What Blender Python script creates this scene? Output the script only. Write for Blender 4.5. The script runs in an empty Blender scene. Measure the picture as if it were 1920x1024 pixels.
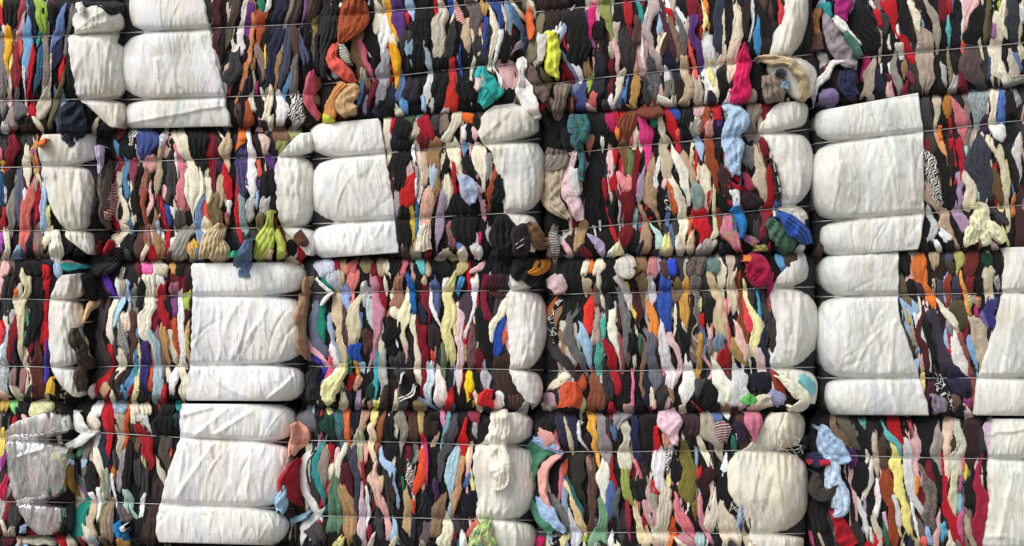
import bpy, math, random
import numpy as np

random.seed(7)
rng = np.random.default_rng(7)
scene = bpy.context.scene
col = scene.collection

# ------------------------------------------------------------------ camera, sky, sun, exposure
S = 5.2 / 1920.0          # metres per photo pixel on the plane of the bale fronts
D = 5.4                   # camera distance from that plane
ZC = (1312 - 512) * S     # height of the picture centre above the ground

cam_d = bpy.data.cameras.new("camera")
cam = bpy.data.objects.new("camera", cam_d)
col.objects.link(cam)
cam.location = (0, -D, ZC)
cam.rotation_euler = (math.radians(90), 0, 0)
cam_d.sensor_width = 36
cam_d.lens = 36 * D / 5.2
cam_d.clip_end = 500
scene.camera = cam

SUN_EL, SUN_AZ = 45, -42           # degrees; azimuth left of the camera axis
world = bpy.data.worlds.new("World")
scene.world = world
world.use_nodes = True
wn = world.node_tree
bg = wn.nodes["Background"]
sky = wn.nodes.new("ShaderNodeTexSky")
sky.sky_type = 'NISHITA'
sky.sun_disc = False
sky.sun_elevation = math.radians(SUN_EL)
sky.sun_rotation = math.radians(180 - SUN_AZ)
sky.air_density = 1.0
sky.dust_density = 3.0
hs = wn.nodes.new("ShaderNodeHueSaturation")
hs.inputs["Saturation"].default_value = 0.22      # overcast: the blue is veiled by cloud
wn.links.new(sky.outputs[0], hs.inputs["Color"])
wn.links.new(hs.outputs[0], bg.inputs["Color"])
bg.inputs["Strength"].default_value = 0.10

sun_d = bpy.data.lights.new("sun", 'SUN')
sun_d.energy = 1.3
sun_d.angle = math.radians(34)
sun_d.color = (1.0, 0.98, 0.945)
sun = bpy.data.objects.new("sun", sun_d)
col.objects.link(sun)
# light travels from front-left-above towards the wall (+Y)
sun.rotation_euler = (math.radians(90 - SUN_EL), 0, math.radians(SUN_AZ))
scene.view_settings.view_transform = 'Standard'
scene.view_settings.look = 'None'
scene.view_settings.gamma = 1
scene.view_settings.use_curve_mapping = False
scene.view_settings.exposure = 0.66

# ------------------------------------------------------------------ helpers
def W(px, py, y):
    """world arrays for points seen at photo pixel (px, py) and lying at depth y"""
    k = (D + y) / D
    return (px - 960.0) * S * k, y, ZC + (512.0 - py) * S * k

def lin(c):
    c = c / 255.0
    return c / 12.92 if c <= 0.04045 else ((c + 0.055) / 1.055) ** 2.4

def new_mat(name):
    m = bpy.data.materials.new(name)
    m.use_nodes = True
    return m, m.node_tree.nodes, m.node_tree.links, m.node_tree.nodes["Principled BSDF"]

def fabric(name, pattern):
    m, n, l, p = new_mat(name)
    p.inputs["Roughness"].default_value = 0.92
    p.inputs["Specular IOR Level"].default_value = 0.18
    p.inputs["Sheen Weight"].default_value = 0.08
    p.inputs["Sheen Roughness"].default_value = 0.5
    oi = n.new("ShaderNodeObjectInfo")
    tc = n.new("ShaderNodeTexCoord")
    uv = tc.outputs["UV"]
    base = oi.outputs["Color"]
    # every garment reads its own stretch of the texture
    off = n.new("ShaderNodeVectorMath"); off.operation = 'ADD'
    rr = n.new("ShaderNodeMath"); rr.operation = 'MULTIPLY'; rr.inputs[1].default_value = 37.0
    l.new(oi.outputs["Random"], rr.inputs[0])
    l.new(uv, off.inputs[0]); l.new(rr.outputs[0], off.inputs[1])
    uvv = off.outputs[0]
    nz = n.new("ShaderNodeTexNoise"); nz.inputs["Scale"].default_value = 26; nz.inputs["Detail"].default_value = 4
    l.new(uvv, nz.inputs["Vector"])
    ramp = n.new("ShaderNodeMapRange")
    ramp.inputs[1].default_value = 0.25; ramp.inputs[2].default_value = 0.75
    ramp.inputs[3].default_value = 0.78; ramp.inputs[4].default_value = 1.12
    l.new(nz.outputs["Fac"], ramp.inputs[0])
    if pattern == 'zebra':
        w = n.new("ShaderNodeTexWave"); w.inputs["Scale"].default_value = 34; w.inputs["Distortion"].default_value = 9
        w.inputs["Detail"].default_value = 1; w.bands_direction = 'DIAGONAL'; w.inputs["Detail Scale"].default_value = 1.2
        l.new(uvv, w.inputs["Vector"])
        r = n.new("ShaderNodeValToRGB"); r.color_ramp.interpolation = 'LINEAR'
        r.color_ramp.elements[0].position = 0.45; r.color_ramp.elements[0].color = (0.014, 0.013, 0.014, 1)
        r.color_ramp.elements[1].position = 0.52; r.color_ramp.elements[1].color = (0.72, 0.70, 0.66, 1)
        l.new(w.outputs["Fac"], r.inputs[0]); base = r.outputs[0]
    elif pattern == 'dots':
        v = n.new("ShaderNodeTexVoronoi"); v.inputs["Scale"].default_value = 85; v.inputs["Randomness"].default_value = 0.25
        l.new(uvv, v.inputs["Vector"])
        g = n.new("ShaderNodeMath"); g.operation = 'LESS_THAN'; g.inputs[1].default_value = 0.27
        l.new(v.outputs["Distance"], g.inputs[0])
        mx = n.new("ShaderNodeMix"); mx.data_type = 'RGBA'
        l.new(g.outputs[0], mx.inputs[0]); l.new(base, mx.inputs[6]); mx.inputs[7].default_value = (0.62, 0.58, 0.56, 1)
        base = mx.outputs[2]
    elif pattern == 'stripes':
        w = n.new("ShaderNodeTexWave"); w.inputs["Scale"].default_value = 26; w.inputs["Distortion"].default_value = 1.5
        w.bands_direction = 'Y'
        l.new(uvv, w.inputs["Vector"])
        g = n.new("ShaderNodeMath"); g.operation = 'GREATER_THAN'; g.inputs[1].default_value = 0.55
        l.new(w.outputs["Fac"], g.inputs[0])
        mx = n.new("ShaderNodeMix"); mx.data_type = 'RGBA'
        l.new(g.outputs[0], mx.inputs[0]); l.new(base, mx.inputs[6]); mx.inputs[7].default_value = (0.52, 0.50, 0.46, 1)
        base = mx.outputs[2]
    elif pattern == 'print':
        v = n.new("ShaderNodeTexNoise"); v.inputs["Scale"].default_value = 55; v.inputs["Detail"].default_value = 2
        v.inputs["Distortion"].default_value = 1.5
        l.new(uvv, v.inputs["Vector"])
        r = n.new("ShaderNodeValToRGB"); r.color_ramp.interpolation = 'CONSTANT'
        r.color_ramp.elements[0].position = 0.0; r.color_ramp.elements[0].color = (0, 0, 0, 1)
        r.color_ramp.elements[1].position = 0.53; r.color_ramp.elements[1].color = (1, 1, 1, 1)
        l.new(v.outputs["Fac"], r.inputs[0])
        g2 = n.new("ShaderNodeTexNoise"); g2.inputs["Scale"].default_value = 30
        l.new(uvv, g2.inputs["Vector"])
        h2 = n.new("ShaderNodeHueSaturation"); h2.inputs["Saturation"].default_value = 0.7; h2.inputs["Value"].default_value = 0.55
        hue = n.new("ShaderNodeMapRange"); hue.inputs[1].default_value = 0.3; hue.inputs[2].default_value = 0.7
        hue.inputs[3].default_value = 0.25; hue.inputs[4].default_value = 0.75
        l.new(g2.outputs["Fac"], hue.inputs[0]); l.new(hue.outputs[0], h2.inputs["Hue"]); l.new(base, h2.inputs["Color"])
        mx = n.new("ShaderNodeMix"); mx.data_type = 'RGBA'
        l.new(r.outputs[0], mx.inputs[0]); l.new(h2.outputs[0], mx.inputs[6]); l.new(base, mx.inputs[7])
        base = mx.outputs[2]
    elif pattern == 'scrawl':       # white squiggly print on a dark ground
        w = n.new("ShaderNodeTexNoise"); w.inputs["Scale"].default_value = 34; w.inputs["Detail"].default_value = 1
        l.new(uvv, w.inputs["Vector"])
        a = n.new("ShaderNodeMath"); a.operation = 'SUBTRACT'; a.inputs[1].default_value = 0.5
        b = n.new("ShaderNodeMath"); b.operation = 'ABSOLUTE'
        c = n.new("ShaderNodeMath"); c.operation = 'LESS_THAN'; c.inputs[1].default_value = 0.022
        l.new(w.outputs["Fac"], a.inputs[0]); l.new(a.outputs[0], b.inputs[0]); l.new(b.outputs[0], c.inputs[0])
        mx = n.new("ShaderNodeMix"); mx.data_type = 'RGBA'
        l.new(c.outputs[0], mx.inputs[0]); l.new(base, mx.inputs[6]); mx.inputs[7].default_value = (0.7, 0.69, 0.66, 1)
        base = mx.outputs[2]
    mul = n.new("ShaderNodeMix"); mul.data_type = 'RGBA'; mul.blend_type = 'MULTIPLY'; mul.inputs[0].default_value = 1
    l.new(base, mul.inputs[6]); l.new(ramp.outputs[0], mul.inputs[7])
    l.new(mul.outputs[2], p.inputs["Base Color"])
    # knitted ribs on some garments, crumples on all
    w = n.new("ShaderNodeTexWave"); w.inputs["Scale"].default_value = 48; w.inputs["Distortion"].default_value = 1.2
    w.bands_direction = 'X'
    l.new(uvv, w.inputs["Vector"])
    gt = n.new("ShaderNodeMapRange"); gt.inputs[1].default_value = 0.70; gt.inputs[2].default_value = 0.95
    gt.inputs[3].default_value = 0.0; gt.inputs[4].default_value = 0.32
    l.new(oi.outputs["Random"], gt.inputs[0])
    wm = n.new("ShaderNodeMath"); wm.operation = 'MULTIPLY'
    l.new(w.outputs["Fac"], wm.inputs[0]); l.new(gt.outputs[0], wm.inputs[1])
    mp = n.new("ShaderNodeMapping"); mp.inputs["Scale"].default_value = (1.0, 0.45, 1.0)
    l.new(uvv, mp.inputs[0])
    n2 = n.new("ShaderNodeTexNoise"); n2.inputs["Scale"].default_value = 52; n2.inputs["Detail"].default_value = 6
    n2.inputs["Roughness"].default_value = 0.65; n2.inputs["Distortion"].default_value = 0.6
    l.new(mp.outputs[0], n2.inputs["Vector"])
    ad = n.new("ShaderNodeMath"); ad.operation = 'ADD'
    l.new(wm.outputs[0], ad.inputs[0]); l.new(n2.outputs["Fac"], ad.inputs[1])
    bp = n.new("ShaderNodeBump"); bp.inputs["Strength"].default_value = 1.0; bp.inputs["Distance"].default_value = 0.014
    l.new(ad.outputs[0], bp.inputs["Height"]); l.new(bp.outputs[0], p.inputs["Normal"])
    return m

MATS = {'': fabric("knit_fabric", None), 'z': fabric("zebra_print_fabric", 'zebra'), 'd': fabric("dotted_fabric", 'dots'),
        'h': fabric("striped_fabric", 'stripes'), 'f': fabric("patterned_fabric", 'print'), 's': fabric("scrawl_print_fabric", 'scrawl')}

def sheet_material():
    m, n, l, p = new_mat("white_sheeting")
    p.inputs["Roughness"].default_value = 0.72
    p.inputs["Specular IOR Level"].default_value = 0.25
    oi = n.new("ShaderNodeObjectInfo")
    tc = n.new("ShaderNodeTexCoord")
    n1 = n.new("ShaderNodeTexNoise"); n1.inputs["Scale"].default_value = 5; n1.inputs["Detail"].default_value = 3
    mp = n.new("ShaderNodeMapping"); mp.inputs["Scale"].default_value = (1.7, 1, 0.55)
    l.new(tc.outputs["Object"], mp.inputs[0]); l.new(mp.outputs[0], n1.inputs["Vector"])
    r = n.new("ShaderNodeValToRGB")          # clothes faintly showing through the thin sheet
    e = r.color_ramp.elements
    e[0].position = 0.30; e[0].color = (0.62, 0.645, 0.66, 1)
    e[1].position = 0.74; e[1].color = (0.77, 0.725, 0.65, 1)
    k = e.new(0.42); k.color = (0.73, 0.73, 0.72, 1)
    k = e.new(0.52); k.color = (0.79, 0.785, 0.765, 1)
    k = e.new(0.60); k.color = (0.74, 0.72, 0.69, 1)
    k = e.new(0.67); k.color = (0.80, 0.785, 0.745, 1)
    l.new(n1.outputs["Fac"], r.inputs[0])
    n3 = n.new("ShaderNodeTexNoise"); n3.inputs["Scale"].default_value = 38; n3.inputs["Detail"].default_value = 5
    l.new(tc.outputs["Object"], n3.inputs["Vector"])
    r3 = n.new("ShaderNodeValToRGB"); r3.color_ramp.elements[0].position = 0.24; r3.color_ramp.elements[0].color = (0.45, 0.42, 0.38, 1)
    r3.color_ramp.elements[1].position = 0.36; r3.color_ramp.elements[1].color = (1, 1, 1, 1)
    l.new(n3.outputs["Fac"], r3.inputs[0])
    n5 = n.new("ShaderNodeTexNoise"); n5.inputs["Scale"].default_value = 7; n5.inputs["Detail"].default_value = 1
    l.new(mp.outputs[0], n5.inputs["Vector"])
    h5 = n.new("ShaderNodeHueSaturation"); h5.inputs["Saturation"].default_value = 1.6; h5.inputs["Value"].default_value = 1.45
    l.new(n5.outputs["Color"], h5.inputs["Color"])
    m5 = n.new("ShaderNodeMix"); m5.data_type = 'RGBA'; m5.inputs[0].default_value = 0.035
    l.new(r.outputs[0], m5.inputs[6]); l.new(h5.outputs[0], m5.inputs[7])
    mx = n.new("ShaderNodeMix"); mx.data_type = 'RGBA'; mx.blend_type = 'MULTIPLY'; mx.inputs[0].default_value = 0.7
    n6 = n.new("ShaderNodeTexNoise"); n6.inputs["Scale"].default_value = 4.5; n6.inputs["Detail"].default_value = 8; n6.inputs["Roughness"].default_value = 0.62
    l.new(tc.outputs["Object"], n6.inputs["Vector"])
    r6 = n.new("ShaderNodeValToRGB"); r6.color_ramp.elements[0].position = 0.34; r6.color_ramp.elements[0].color = (0.80, 0.76, 0.69, 1)
    r6.color_ramp.elements[1].position = 0.52; r6.color_ramp.elements[1].color = (1, 1, 1, 1)
    l.new(n6.outputs["Fac"], r6.inputs[0])
    m6 = n.new("ShaderNodeMix"); m6.data_type = 'RGBA'; m6.blend_type = 'MULTIPLY'; m6.inputs[0].default_value = 0.85
    l.new(m5.outputs[2], m6.inputs[6]); l.new(r6.outputs[0], m6.inputs[7])
    l.new(m6.outputs[2], mx.inputs[6]); l.new(r3.outputs[0], mx.inputs[7])
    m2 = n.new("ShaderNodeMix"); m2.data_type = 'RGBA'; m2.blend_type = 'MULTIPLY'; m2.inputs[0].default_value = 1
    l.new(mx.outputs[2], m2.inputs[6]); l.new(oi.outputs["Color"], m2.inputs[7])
    l.new(m2.outputs[2], p.inputs["Base Color"])
    n2 = n.new("ShaderNodeTexNoise"); n2.inputs["Scale"].default_value = 22; n2.inputs["Detail"].default_value = 6
    n2.inputs["Distortion"].default_value = 1.2
    mp2 = n.new("ShaderNodeMapping"); mp2.inputs["Scale"].default_value = (1.8, 1, 0.4); mp2.inputs["Rotation"].default_value = (0, 0.25, 0)
    l.new(tc.outputs["Object"], mp2.inputs[0]); l.new(mp2.outputs[0], n2.inputs["Vector"])
    n4 = n.new("ShaderNodeTexNoise"); n4.inputs["Scale"].default_value = 260; n4.inputs["Detail"].default_value = 2
    l.new(tc.outputs["Object"], n4.inputs["Vector"])
    ad = n.new("ShaderNodeMath"); ad.operation = 'MULTIPLY_ADD'; ad.inputs[1].default_value = 0.12
    l.new(n4.outputs["Fac"], ad.inputs[0]); l.new(n2.outputs["Fac"], ad.inputs[2])
    bp = n.new("ShaderNodeBump"); bp.inputs["Strength"].default_value = 0.55; bp.inputs["Distance"].default_value = 0.012
    l.new(ad.outputs[0], bp.inputs["Height"]); l.new(bp.outputs[0], p.inputs["Normal"])
    return m
M_SHEET = sheet_material()

def simple(name, rgb, rough=0.6, metal=0.0, noise=0.0, scale=8, bump=0.0):
    m, n, l, p = new_mat(name)
    p.inputs["Roughness"].default_value = rough
    p.inputs["Metallic"].default_value = metal
    p.inputs["Base Color"].default_value = (*rgb, 1)
    if noise or bump:
        tc = n.new("ShaderNodeTexCoord")
        nz = n.new("ShaderNodeTexNoise"); nz.inputs["Scale"].default_value = scale; nz.inputs["Detail"].default_value = 7
        l.new(tc.outputs["Object"], nz.inputs["Vector"])
        r = n.new("ShaderNodeValToRGB")
        r.color_ramp.elements[0].position = 0.3; r.color_ramp.elements[1].position = 0.7
        r.color_ramp.elements[0].color = (*[c * (1 - noise) for c in rgb], 1)
        r.color_ramp.elements[1].color = (*[min(1, c * (1 + noise)) for c in rgb], 1)
        l.new(nz.outputs["Fac"], r.inputs[0]); l.new(r.outputs[0], p.inputs["Base Color"])
        bp = n.new("ShaderNodeBump"); bp.inputs["Strength"].default_value = bump; bp.inputs["Distance"].default_value = 0.02
        l.new(nz.outputs["Fac"], bp.inputs["Height"]); l.new(bp.outputs[0], p.inputs["Normal"])
    return m
M_WIRE = simple("galvanised_wire", (0.46, 0.45, 0.44), 0.42, 0.4, 0.25, 30)
M_CORE = simple("packed_dark_cloth", (0.022, 0.021, 0.023), 0.95, 0, 0.4, 25, 0.7)
M_GROUND = simple("yard_concrete", (0.30, 0.29, 0.27), 0.9, 0, 0.2, 1.2, 0.2)
M_WALL = simple("shed_wall_concrete", (0.28, 0.275, 0.265), 0.9, 0, 0.2, 1.5, 0.2)
M_THREAD = simple("loose_thread", (0.70, 0.67, 0.60), 0.8)

def plastic_material():
    m, n, l, p = new_mat("clear_plastic_film")
    out = n["Material Output"]
    tr = n.new("ShaderNodeBsdfTransparent"); tr.inputs["Color"].default_value = (0.93, 0.93, 0.93, 1)
    gl = n.new("ShaderNodeBsdfGlossy"); gl.inputs["Roughness"].default_value = 0.18
    df = n.new("ShaderNodeBsdfDiffuse"); df.inputs["Color"].default_value = (0.75, 0.74, 0.73, 1)
    tc = n.new("ShaderNodeTexCoord")
    mp = n.new("ShaderNodeMapping"); mp.inputs["Scale"].default_value = (2.2, 1, 0.5); mp.inputs["Rotation"].default_value = (0, 0.35, 0)
    nz = n.new("ShaderNodeTexNoise"); nz.inputs["Scale"].default_value = 13; nz.inputs["Detail"].default_value = 2; nz.inputs["Distortion"].default_value = 2
    l.new(tc.outputs["Object"], mp.inputs[0]); l.new(mp.outputs[0], nz.inputs["Vector"])
    bp = n.new("ShaderNodeBump"); bp.inputs["Strength"].default_value = 0.45; bp.inputs["Distance"].default_value = 0.015
    l.new(nz.outputs["Fac"], bp.inputs["Height"])
    l.new(bp.outputs[0], gl.inputs["Normal"]); l.new(bp.outputs[0], df.inputs["Normal"])
    m1 = n.new("ShaderNodeMixShader"); m1.inputs[0].default_value = 0.16
    l.new(tr.outputs[0], m1.inputs[1]); l.new(df.outputs[0], m1.inputs[2])
    fr = n.new("ShaderNodeFresnel"); fr.inputs["IOR"].default_value = 1.55; l.new(bp.outputs[0], fr.inputs["Normal"])
    fm = n.new("ShaderNodeMath"); fm.operation = 'MULTIPLY_ADD'; fm.inputs[1].default_value = 0.9; fm.inputs[2].default_value = 0.04
    l.new(fr.outputs[0], fm.inputs[0])
    m2 = n.new("ShaderNodeMixShader")
    l.new(fm.outputs[0], m2.inputs[0]); l.new(m1.outputs[0], m2.inputs[1]); l.new(gl.outputs[0], m2.inputs[2])
    l.new(m2.outputs[0], out.inputs["Surface"])
    n.remove(p)
    return m
M_PLASTIC = plastic_material()

def make_mesh(name, verts, quads, mat, parent=None, uv=None, smooth=True, color=None):
    verts = np.asarray(verts, dtype=np.float32).reshape(-1, 3)
    quads = np.asarray(quads, dtype=np.int32).reshape(-1, 4)
    me = bpy.data.meshes.new(name)
    me.vertices.add(len(verts)); me.vertices.foreach_set("co", verts.ravel())
    nl = quads.size
    me.loops.add(nl); me.loops.foreach_set("vertex_index", quads.ravel())
    me.polygons.add(len(quads))
    me.polygons.foreach_set("loop_start", np.arange(0, nl, 4, dtype=np.int32))
    me.polygons.foreach_set("loop_total", np.full(len(quads), 4, dtype=np.int32))
    if smooth:
        me.polygons.foreach_set("use_smooth", np.ones(len(quads), dtype=bool))
    if uv is not None:
        lay = me.uv_layers.new(name="UVMap")
        lay.data.foreach_set("uv", np.asarray(uv, dtype=np.float32)[quads.ravel()].ravel())
    me.update(calc_edges=True)
    me.materials.append(mat)
    o = bpy.data.objects.new(name, me)
    col.objects.link(o)
    if parent is not None:
        o.parent = parent
        o.location = (-parent.location[0], -parent.location[1], -parent.location[2])
    if color is not None:
        o.color = (*color, 1)
    return o

def grid_quads(nr, nc, base=0, closed=False):
    r = np.arange(nr - 1)[:, None] * nc
    c = np.arange(nc - 1)[None, :]
    a = (r + c).ravel() + base
    q = np.stack([a, a + 1, a + nc + 1, a + nc], 1)
    if closed:
        r0 = np.arange(nr - 1) * nc + base
        q = np.vstack([q, np.stack([r0 + nc - 1, r0, r0 + nc, r0 + 2 * nc - 1], 1)])
    return q

class Wob:
    """smooth random function of two variables (sum of sines)"""
    def __init__(self, r, n=6, lo=0.5, hi=2.0):
        th = r.uniform(0, 2 * math.pi, n)
        f = r.uniform(lo, hi, n)
        self.a, self.b = np.cos(th) * f, np.sin(th) * f
        self.p = r.uniform(0, 2 * math.pi, n)
        self.n = n
    def __call__(self, x, y=0.0):
        s = 0
        for a, b, p in zip(self.a, self.b, self.p):
            s = s + np.sin(a * x + b * y + p)
        return s / math.sqrt(self.n)

def catmull(pts, n):
    """smooth resampling of (x, y, w) control points, evenly by length"""
    P = np.asarray(pts, float)
    if len(P) == 1:
        P = np.vstack([P[0] + [0, -P[0, 2] * 0.4, 0], P[0] + [0, P[0, 2] * 0.4, 0]])
    if len(P) == 2:
        P = np.vstack([P[0], P.mean(0), P[1]])
    E = np.vstack([2 * P[0] - P[1], P, 2 * P[-1] - P[-2]])
    out = []
    for i in range(len(P) - 1):
        p0, p1, p2, p3 = E[i], E[i + 1], E[i + 2], E[i + 3]
        t = np.linspace(0, 1, 14, endpoint=False)[:, None]
        out.append(0.5 * (2 * p1 + (p2 - p0) * t + (2 * p0 - 5 * p1 + 4 * p2 - p3) * t ** 2 + (3 * p1 - p0 - 3 * p2 + p3) * t ** 3))
    out.append(P[-1:])
    Q = np.vstack(out)
    L = np.concatenate([[0], np.cumsum(np.hypot(*np.diff(Q[:, :2], axis=0).T))])
    if n is None:
        n = max(6, int(L[-1] / 3.2))
    s = np.linspace(0, L[-1], n)
    return np.stack([np.interp(s, L, Q[:, k]) for k in range(3)], 1), s

# ------------------------------------------------------------------ bales
class Bale:
    """one pressed bale: outline and wire heights in photo pixels, its depth in metres"""
    def __init__(self, key, xL, xR, top, bot, w1, w2, y0=0.0, amp=0.05, yaw=0.0):
        self.key, self.xL, self.xR, self.top, self.bot, self.w1, self.w2 = key, xL, xR, top, bot, w1, w2
        self.y0, self.amp, self.yaw = y0, amp, yaw
        self.root = None; self.count = 0
    def at(self, pair, px):
        return pair[0] + (pair[1] - pair[0]) * (px - self.xL) / (self.xR - self.xL)
    def levels(self, px):
        return [self.at(p, px) for p in (self.top, self.w1, self.w2, self.bot)]
    def lobe(self, px, py):
        t, a, b, e = self.levels(px)
        py = np.clip(py, t, e)
        f = np.where(py < a, (py - t) / (a - t), np.where(py < b, (py - a) / (b - a), (py - b) / (e - b)))
        f = np.clip(f, 0, 1)
        size = np.where((py >= a) & (py < b), 1.0, 0.72)
        return size * np.sqrt(np.clip(4 * f * (1 - f), 0, 1))
    def wire_dist(self, px, py):
        _, a, b, _ = self.levels(px)
        return np.minimum(np.abs(py - a), np.abs(py - b))
    def recess(self, px, r=60.0, R=0.13):
        d = np.minimum(px - self.xL, self.xR - px)
        k = np.clip((r - d) / r, 0, 1)
        return R * (1 - np.sqrt(1 - np.minimum(k, 0.995) ** 2))
    def depth(self, px, py, amp=None, r=60.0, R=0.13):
        e = np.minimum(py - self.at(self.top, px), self.at(self.bot, px) - py)
        roll = 0.038 * np.clip(1 - e / 11.0, 0, 1.15) ** 2      # the face turns back along the row seams
        return self.y0 + roll + self.yaw * (px - 0.5 * (self.xL + self.xR)) * S - (self.amp if amp is None else amp) * self.lobe(px, py) + self.recess(px, r, R)

BALES = [
    Bale('1a', -205, 236, (-10, 5), (246, 246), (84, 60), (190, 186)),
    Bale('1b', 222, 604, (-28, -40), (242, 236), (63, 43), (188, 176), 0.01),
    Bale('1c', 600, 985, (-80, -95), (232, 205), (31, 1), (159, 115), -0.01),
    Bale('1d', 985, 1530, (-70, -130), (215, 190), (25, -35), (163, 101), 0.0),
    Bale('1e', 1530, 1950, (-105, -125), (196, 160), (-20, -50), (116, 77), 0.03, 0.03, 0.03),
    Bale('2a', -200, 212, (246, 250), (482, 478), (318, 309), (436, 431)),
    Bale('2b', 205, 592, (244, 246), (490, 486), (305, 292), (434, 424), 0.01),
    Bale('2c', 580, 1020, (230, 196), (486, 478), (300, 260), (420, 397), -0.02),
    Bale('2d', 1020, 1524, (212, 188), (484, 470), (291, 242), (436, 385), 0.0),
    Bale('2e', 1522, 1950, (202, 160), (484, 464), (271, 222), (417, 382), 0.02, 0.03, 0.03),
    Bale('3a', -200, 180, (484, 484), (746, 746), (558, 563), (686, 689)),
    Bale('3b', 170, 578, (494, 490), (750, 752), (557, 554), (688, 682), 0.0),
    Bale('3c', 572, 1026, (486, 484), (762, 768), (549, 544), (687, 694), 0.01),
    Bale('3d', 1024, 1534, (484, 474), (772, 768), (553, 538), (697, 689), 0.0),
    Bale('3e', 1532, 1978, (480, 462), (780, 780), (557, 547), (709, 709), 0.025, 0.03, 0.03),
    Bale('4a', -250, 142, (752, 752), (1004, 1004), (812, 826), (936, 943)),
    Bale('4b', 138, 558, (756, 758), (1018, 1024), (810, 831), (939, 954), 0.0),
    Bale('4c', 550, 1006, (768, 772), (1032, 1036), (825, 836), (966, 976), 0.005),
    Bale('4d', 1000, 1516, (776, 772), (1042, 1040), (848, 844), (997, 1001), 0.0),
    Bale('4e', 1514, 1982, (784, 784), (1052, 1054), (853, 863), (1034, 1030), 0.03, 0.03, 0.03),
    Bale('5a', -240, 150, (1006, 1006), (1310, 1310), (1080, 1080), (1215, 1215)),
    Bale('5b', 150, 562, (1022, 1026), (1310, 1310), (1090, 1094), (1220, 1220), 0.01),
    Bale('5c', 560, 1010, (1036, 1040), (1310, 1310), (1100, 1104), (1226, 1226)),
    Bale('5d', 1010, 1518, (1044, 1044), (1310, 1310), (1112, 1110), (1230, 1230)),
    Bale('5e', 1518, 1970, (1056, 1058), (1310, 1310), (1122, 1122), (1236, 1236), 0.02),
]
BY = {b.key: b for b in BALES}
BACK = 0.78

LABELS = {
    '1a': "clothing bale with a knotted grey-white sheet end, beside the top left white wrap",
    '1b': "clothing bale with a broad white wrap on its left, topmost of its column",
    '1c': "clothing bale at the top whose clothes hang loose round a rust orange sweater",
    '1d': "clothing bale at the top with a pale leaning sack end above a cream rolled collar",
    '1e': "dark clothing bale at the top right with no white wrap in view",
    '2a': "clothing bale at the left edge with a tapering white sack end pulled to a point",
    '2b': "clothing bale between two white bulges, with cream knit drape and lime cardigan below",
    '2c': "clothing bale with a white wrap at its left and a white bulge behind loose jackets",
    '2d': "clothing bale with a blue shirt at the top and white bulge beside the dark gap",
    '2e': "clothing bale with the broadest white wrap, zebra print cloth next to the wrap",
    '3a': "clothing bale at the left edge with a white end half covered by brown cloth",
    '3b': "clothing bale with a square bright white wrap on its right under a denim leg",
    '3c': "clothing bale with the green cloth folded at its left end and white right end",
    '3d': "clothing bale with an orange and a royal blue garment under its upper wire",
    '3e': "clothing bale with white wraps on both sides of a wedge of dark clothes",
    '4a': "clothing bale whose end is covered in crinkled clear plastic film",
    '4b': "clothing bale with a slanting creased white wrap, below the square white wrap",
    '4c': "clothing bale with a torn white strip hanging over its white end",
    '4d': "clothing bale with a frayed yellowish white sack at its right end",
    '4e': "clothing bale with pale blue trousers hanging at its left end",
    '5a': "clothing bale below the plastic-covered bale, only its top edge in view",
    '5b': "clothing bale below the slanting white wrap, only its top edge in view",
    '5c': "clothing bale below the torn hanging white strip, only its top edge in view",
    '5d': "clothing bale below the frayed white sack, only its top edge in view",
    '5e': "clothing bale below the bale with pale blue trousers, only its top edge in view",
}

for b in BALES:
    e = bpy.data.objects.new("clothing_bale", None)
    e.empty_display_size = 0.2
    x, _, z = W(0.5 * (b.xL + b.xR), 0.5 * (b.bot[0] + b.bot[1]), b.y0)
    e.location = (x, b.y0 + 0.4, z)
    col.objects.link(e)
    e["label"] = LABELS[b.key]; e["category"] = "clothing bale"; e["group"] = "bales stacked in the wall"
    b.root = e
bpy.context.view_layer.update()

def build_core(b):
    """the packed mass behind the garments in view: a pinched block with rounded ends"""
    r = np.random.default_rng(sum(map(ord, b.key)))
    nx, ny = 44, 40
    px = np.linspace(b.xL + 7, b.xR - 7, nx)
    v = np.linspace(0, 1, ny)
    PX = np.repeat(px[None, :], ny, 0)
    t, e = b.at(b.top, PX) + 3, b.at(b.bot, PX) - 3
    PY = t + (e - t) * v[:, None]
    wob = Wob(r, 6, 0.05, 0.6)
    Y = b.depth(PX, PY) + 0.022 + 0.006 * wob(PX * 2.2, PY * 0.25)
    # roll the top and bottom edges back
    edge = np.minimum(v, 1 - v)[:, None]
    Y = Y + 0.05 * np.clip(1 - edge / 0.05, 0, 1) ** 2
    X, Y, Z = W(PX, PY, Y)
    front = np.stack([X, Y, Z], 2)
    back = front.copy(); back[:, :, 1] = BACK
    V = np.vstack([front.reshape(-1, 3), back.reshape(-1, 3)])
    q = grid_quads(ny, nx)
    n = nx * ny
    qb = grid_quads(ny, nx, n)[:, ::-1]
    ring = list(range(nx)) + [k * nx + nx - 1 for k in range(1, ny)] + [(ny - 1) * nx + k for k in range(nx - 2, -1, -1)] + [k * nx for k in range(ny - 2, 0, -1)]
    qs = [[ring[i], ring[(i + 1) % len(ring)], ring[(i + 1) % len(ring)] + n, ring[i] + n][::-1] for i in range(len(ring))]
    make_mesh("packed_core", V, np.vstack([q, qb, np.array(qs)]), M_CORE, b.root)

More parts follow.
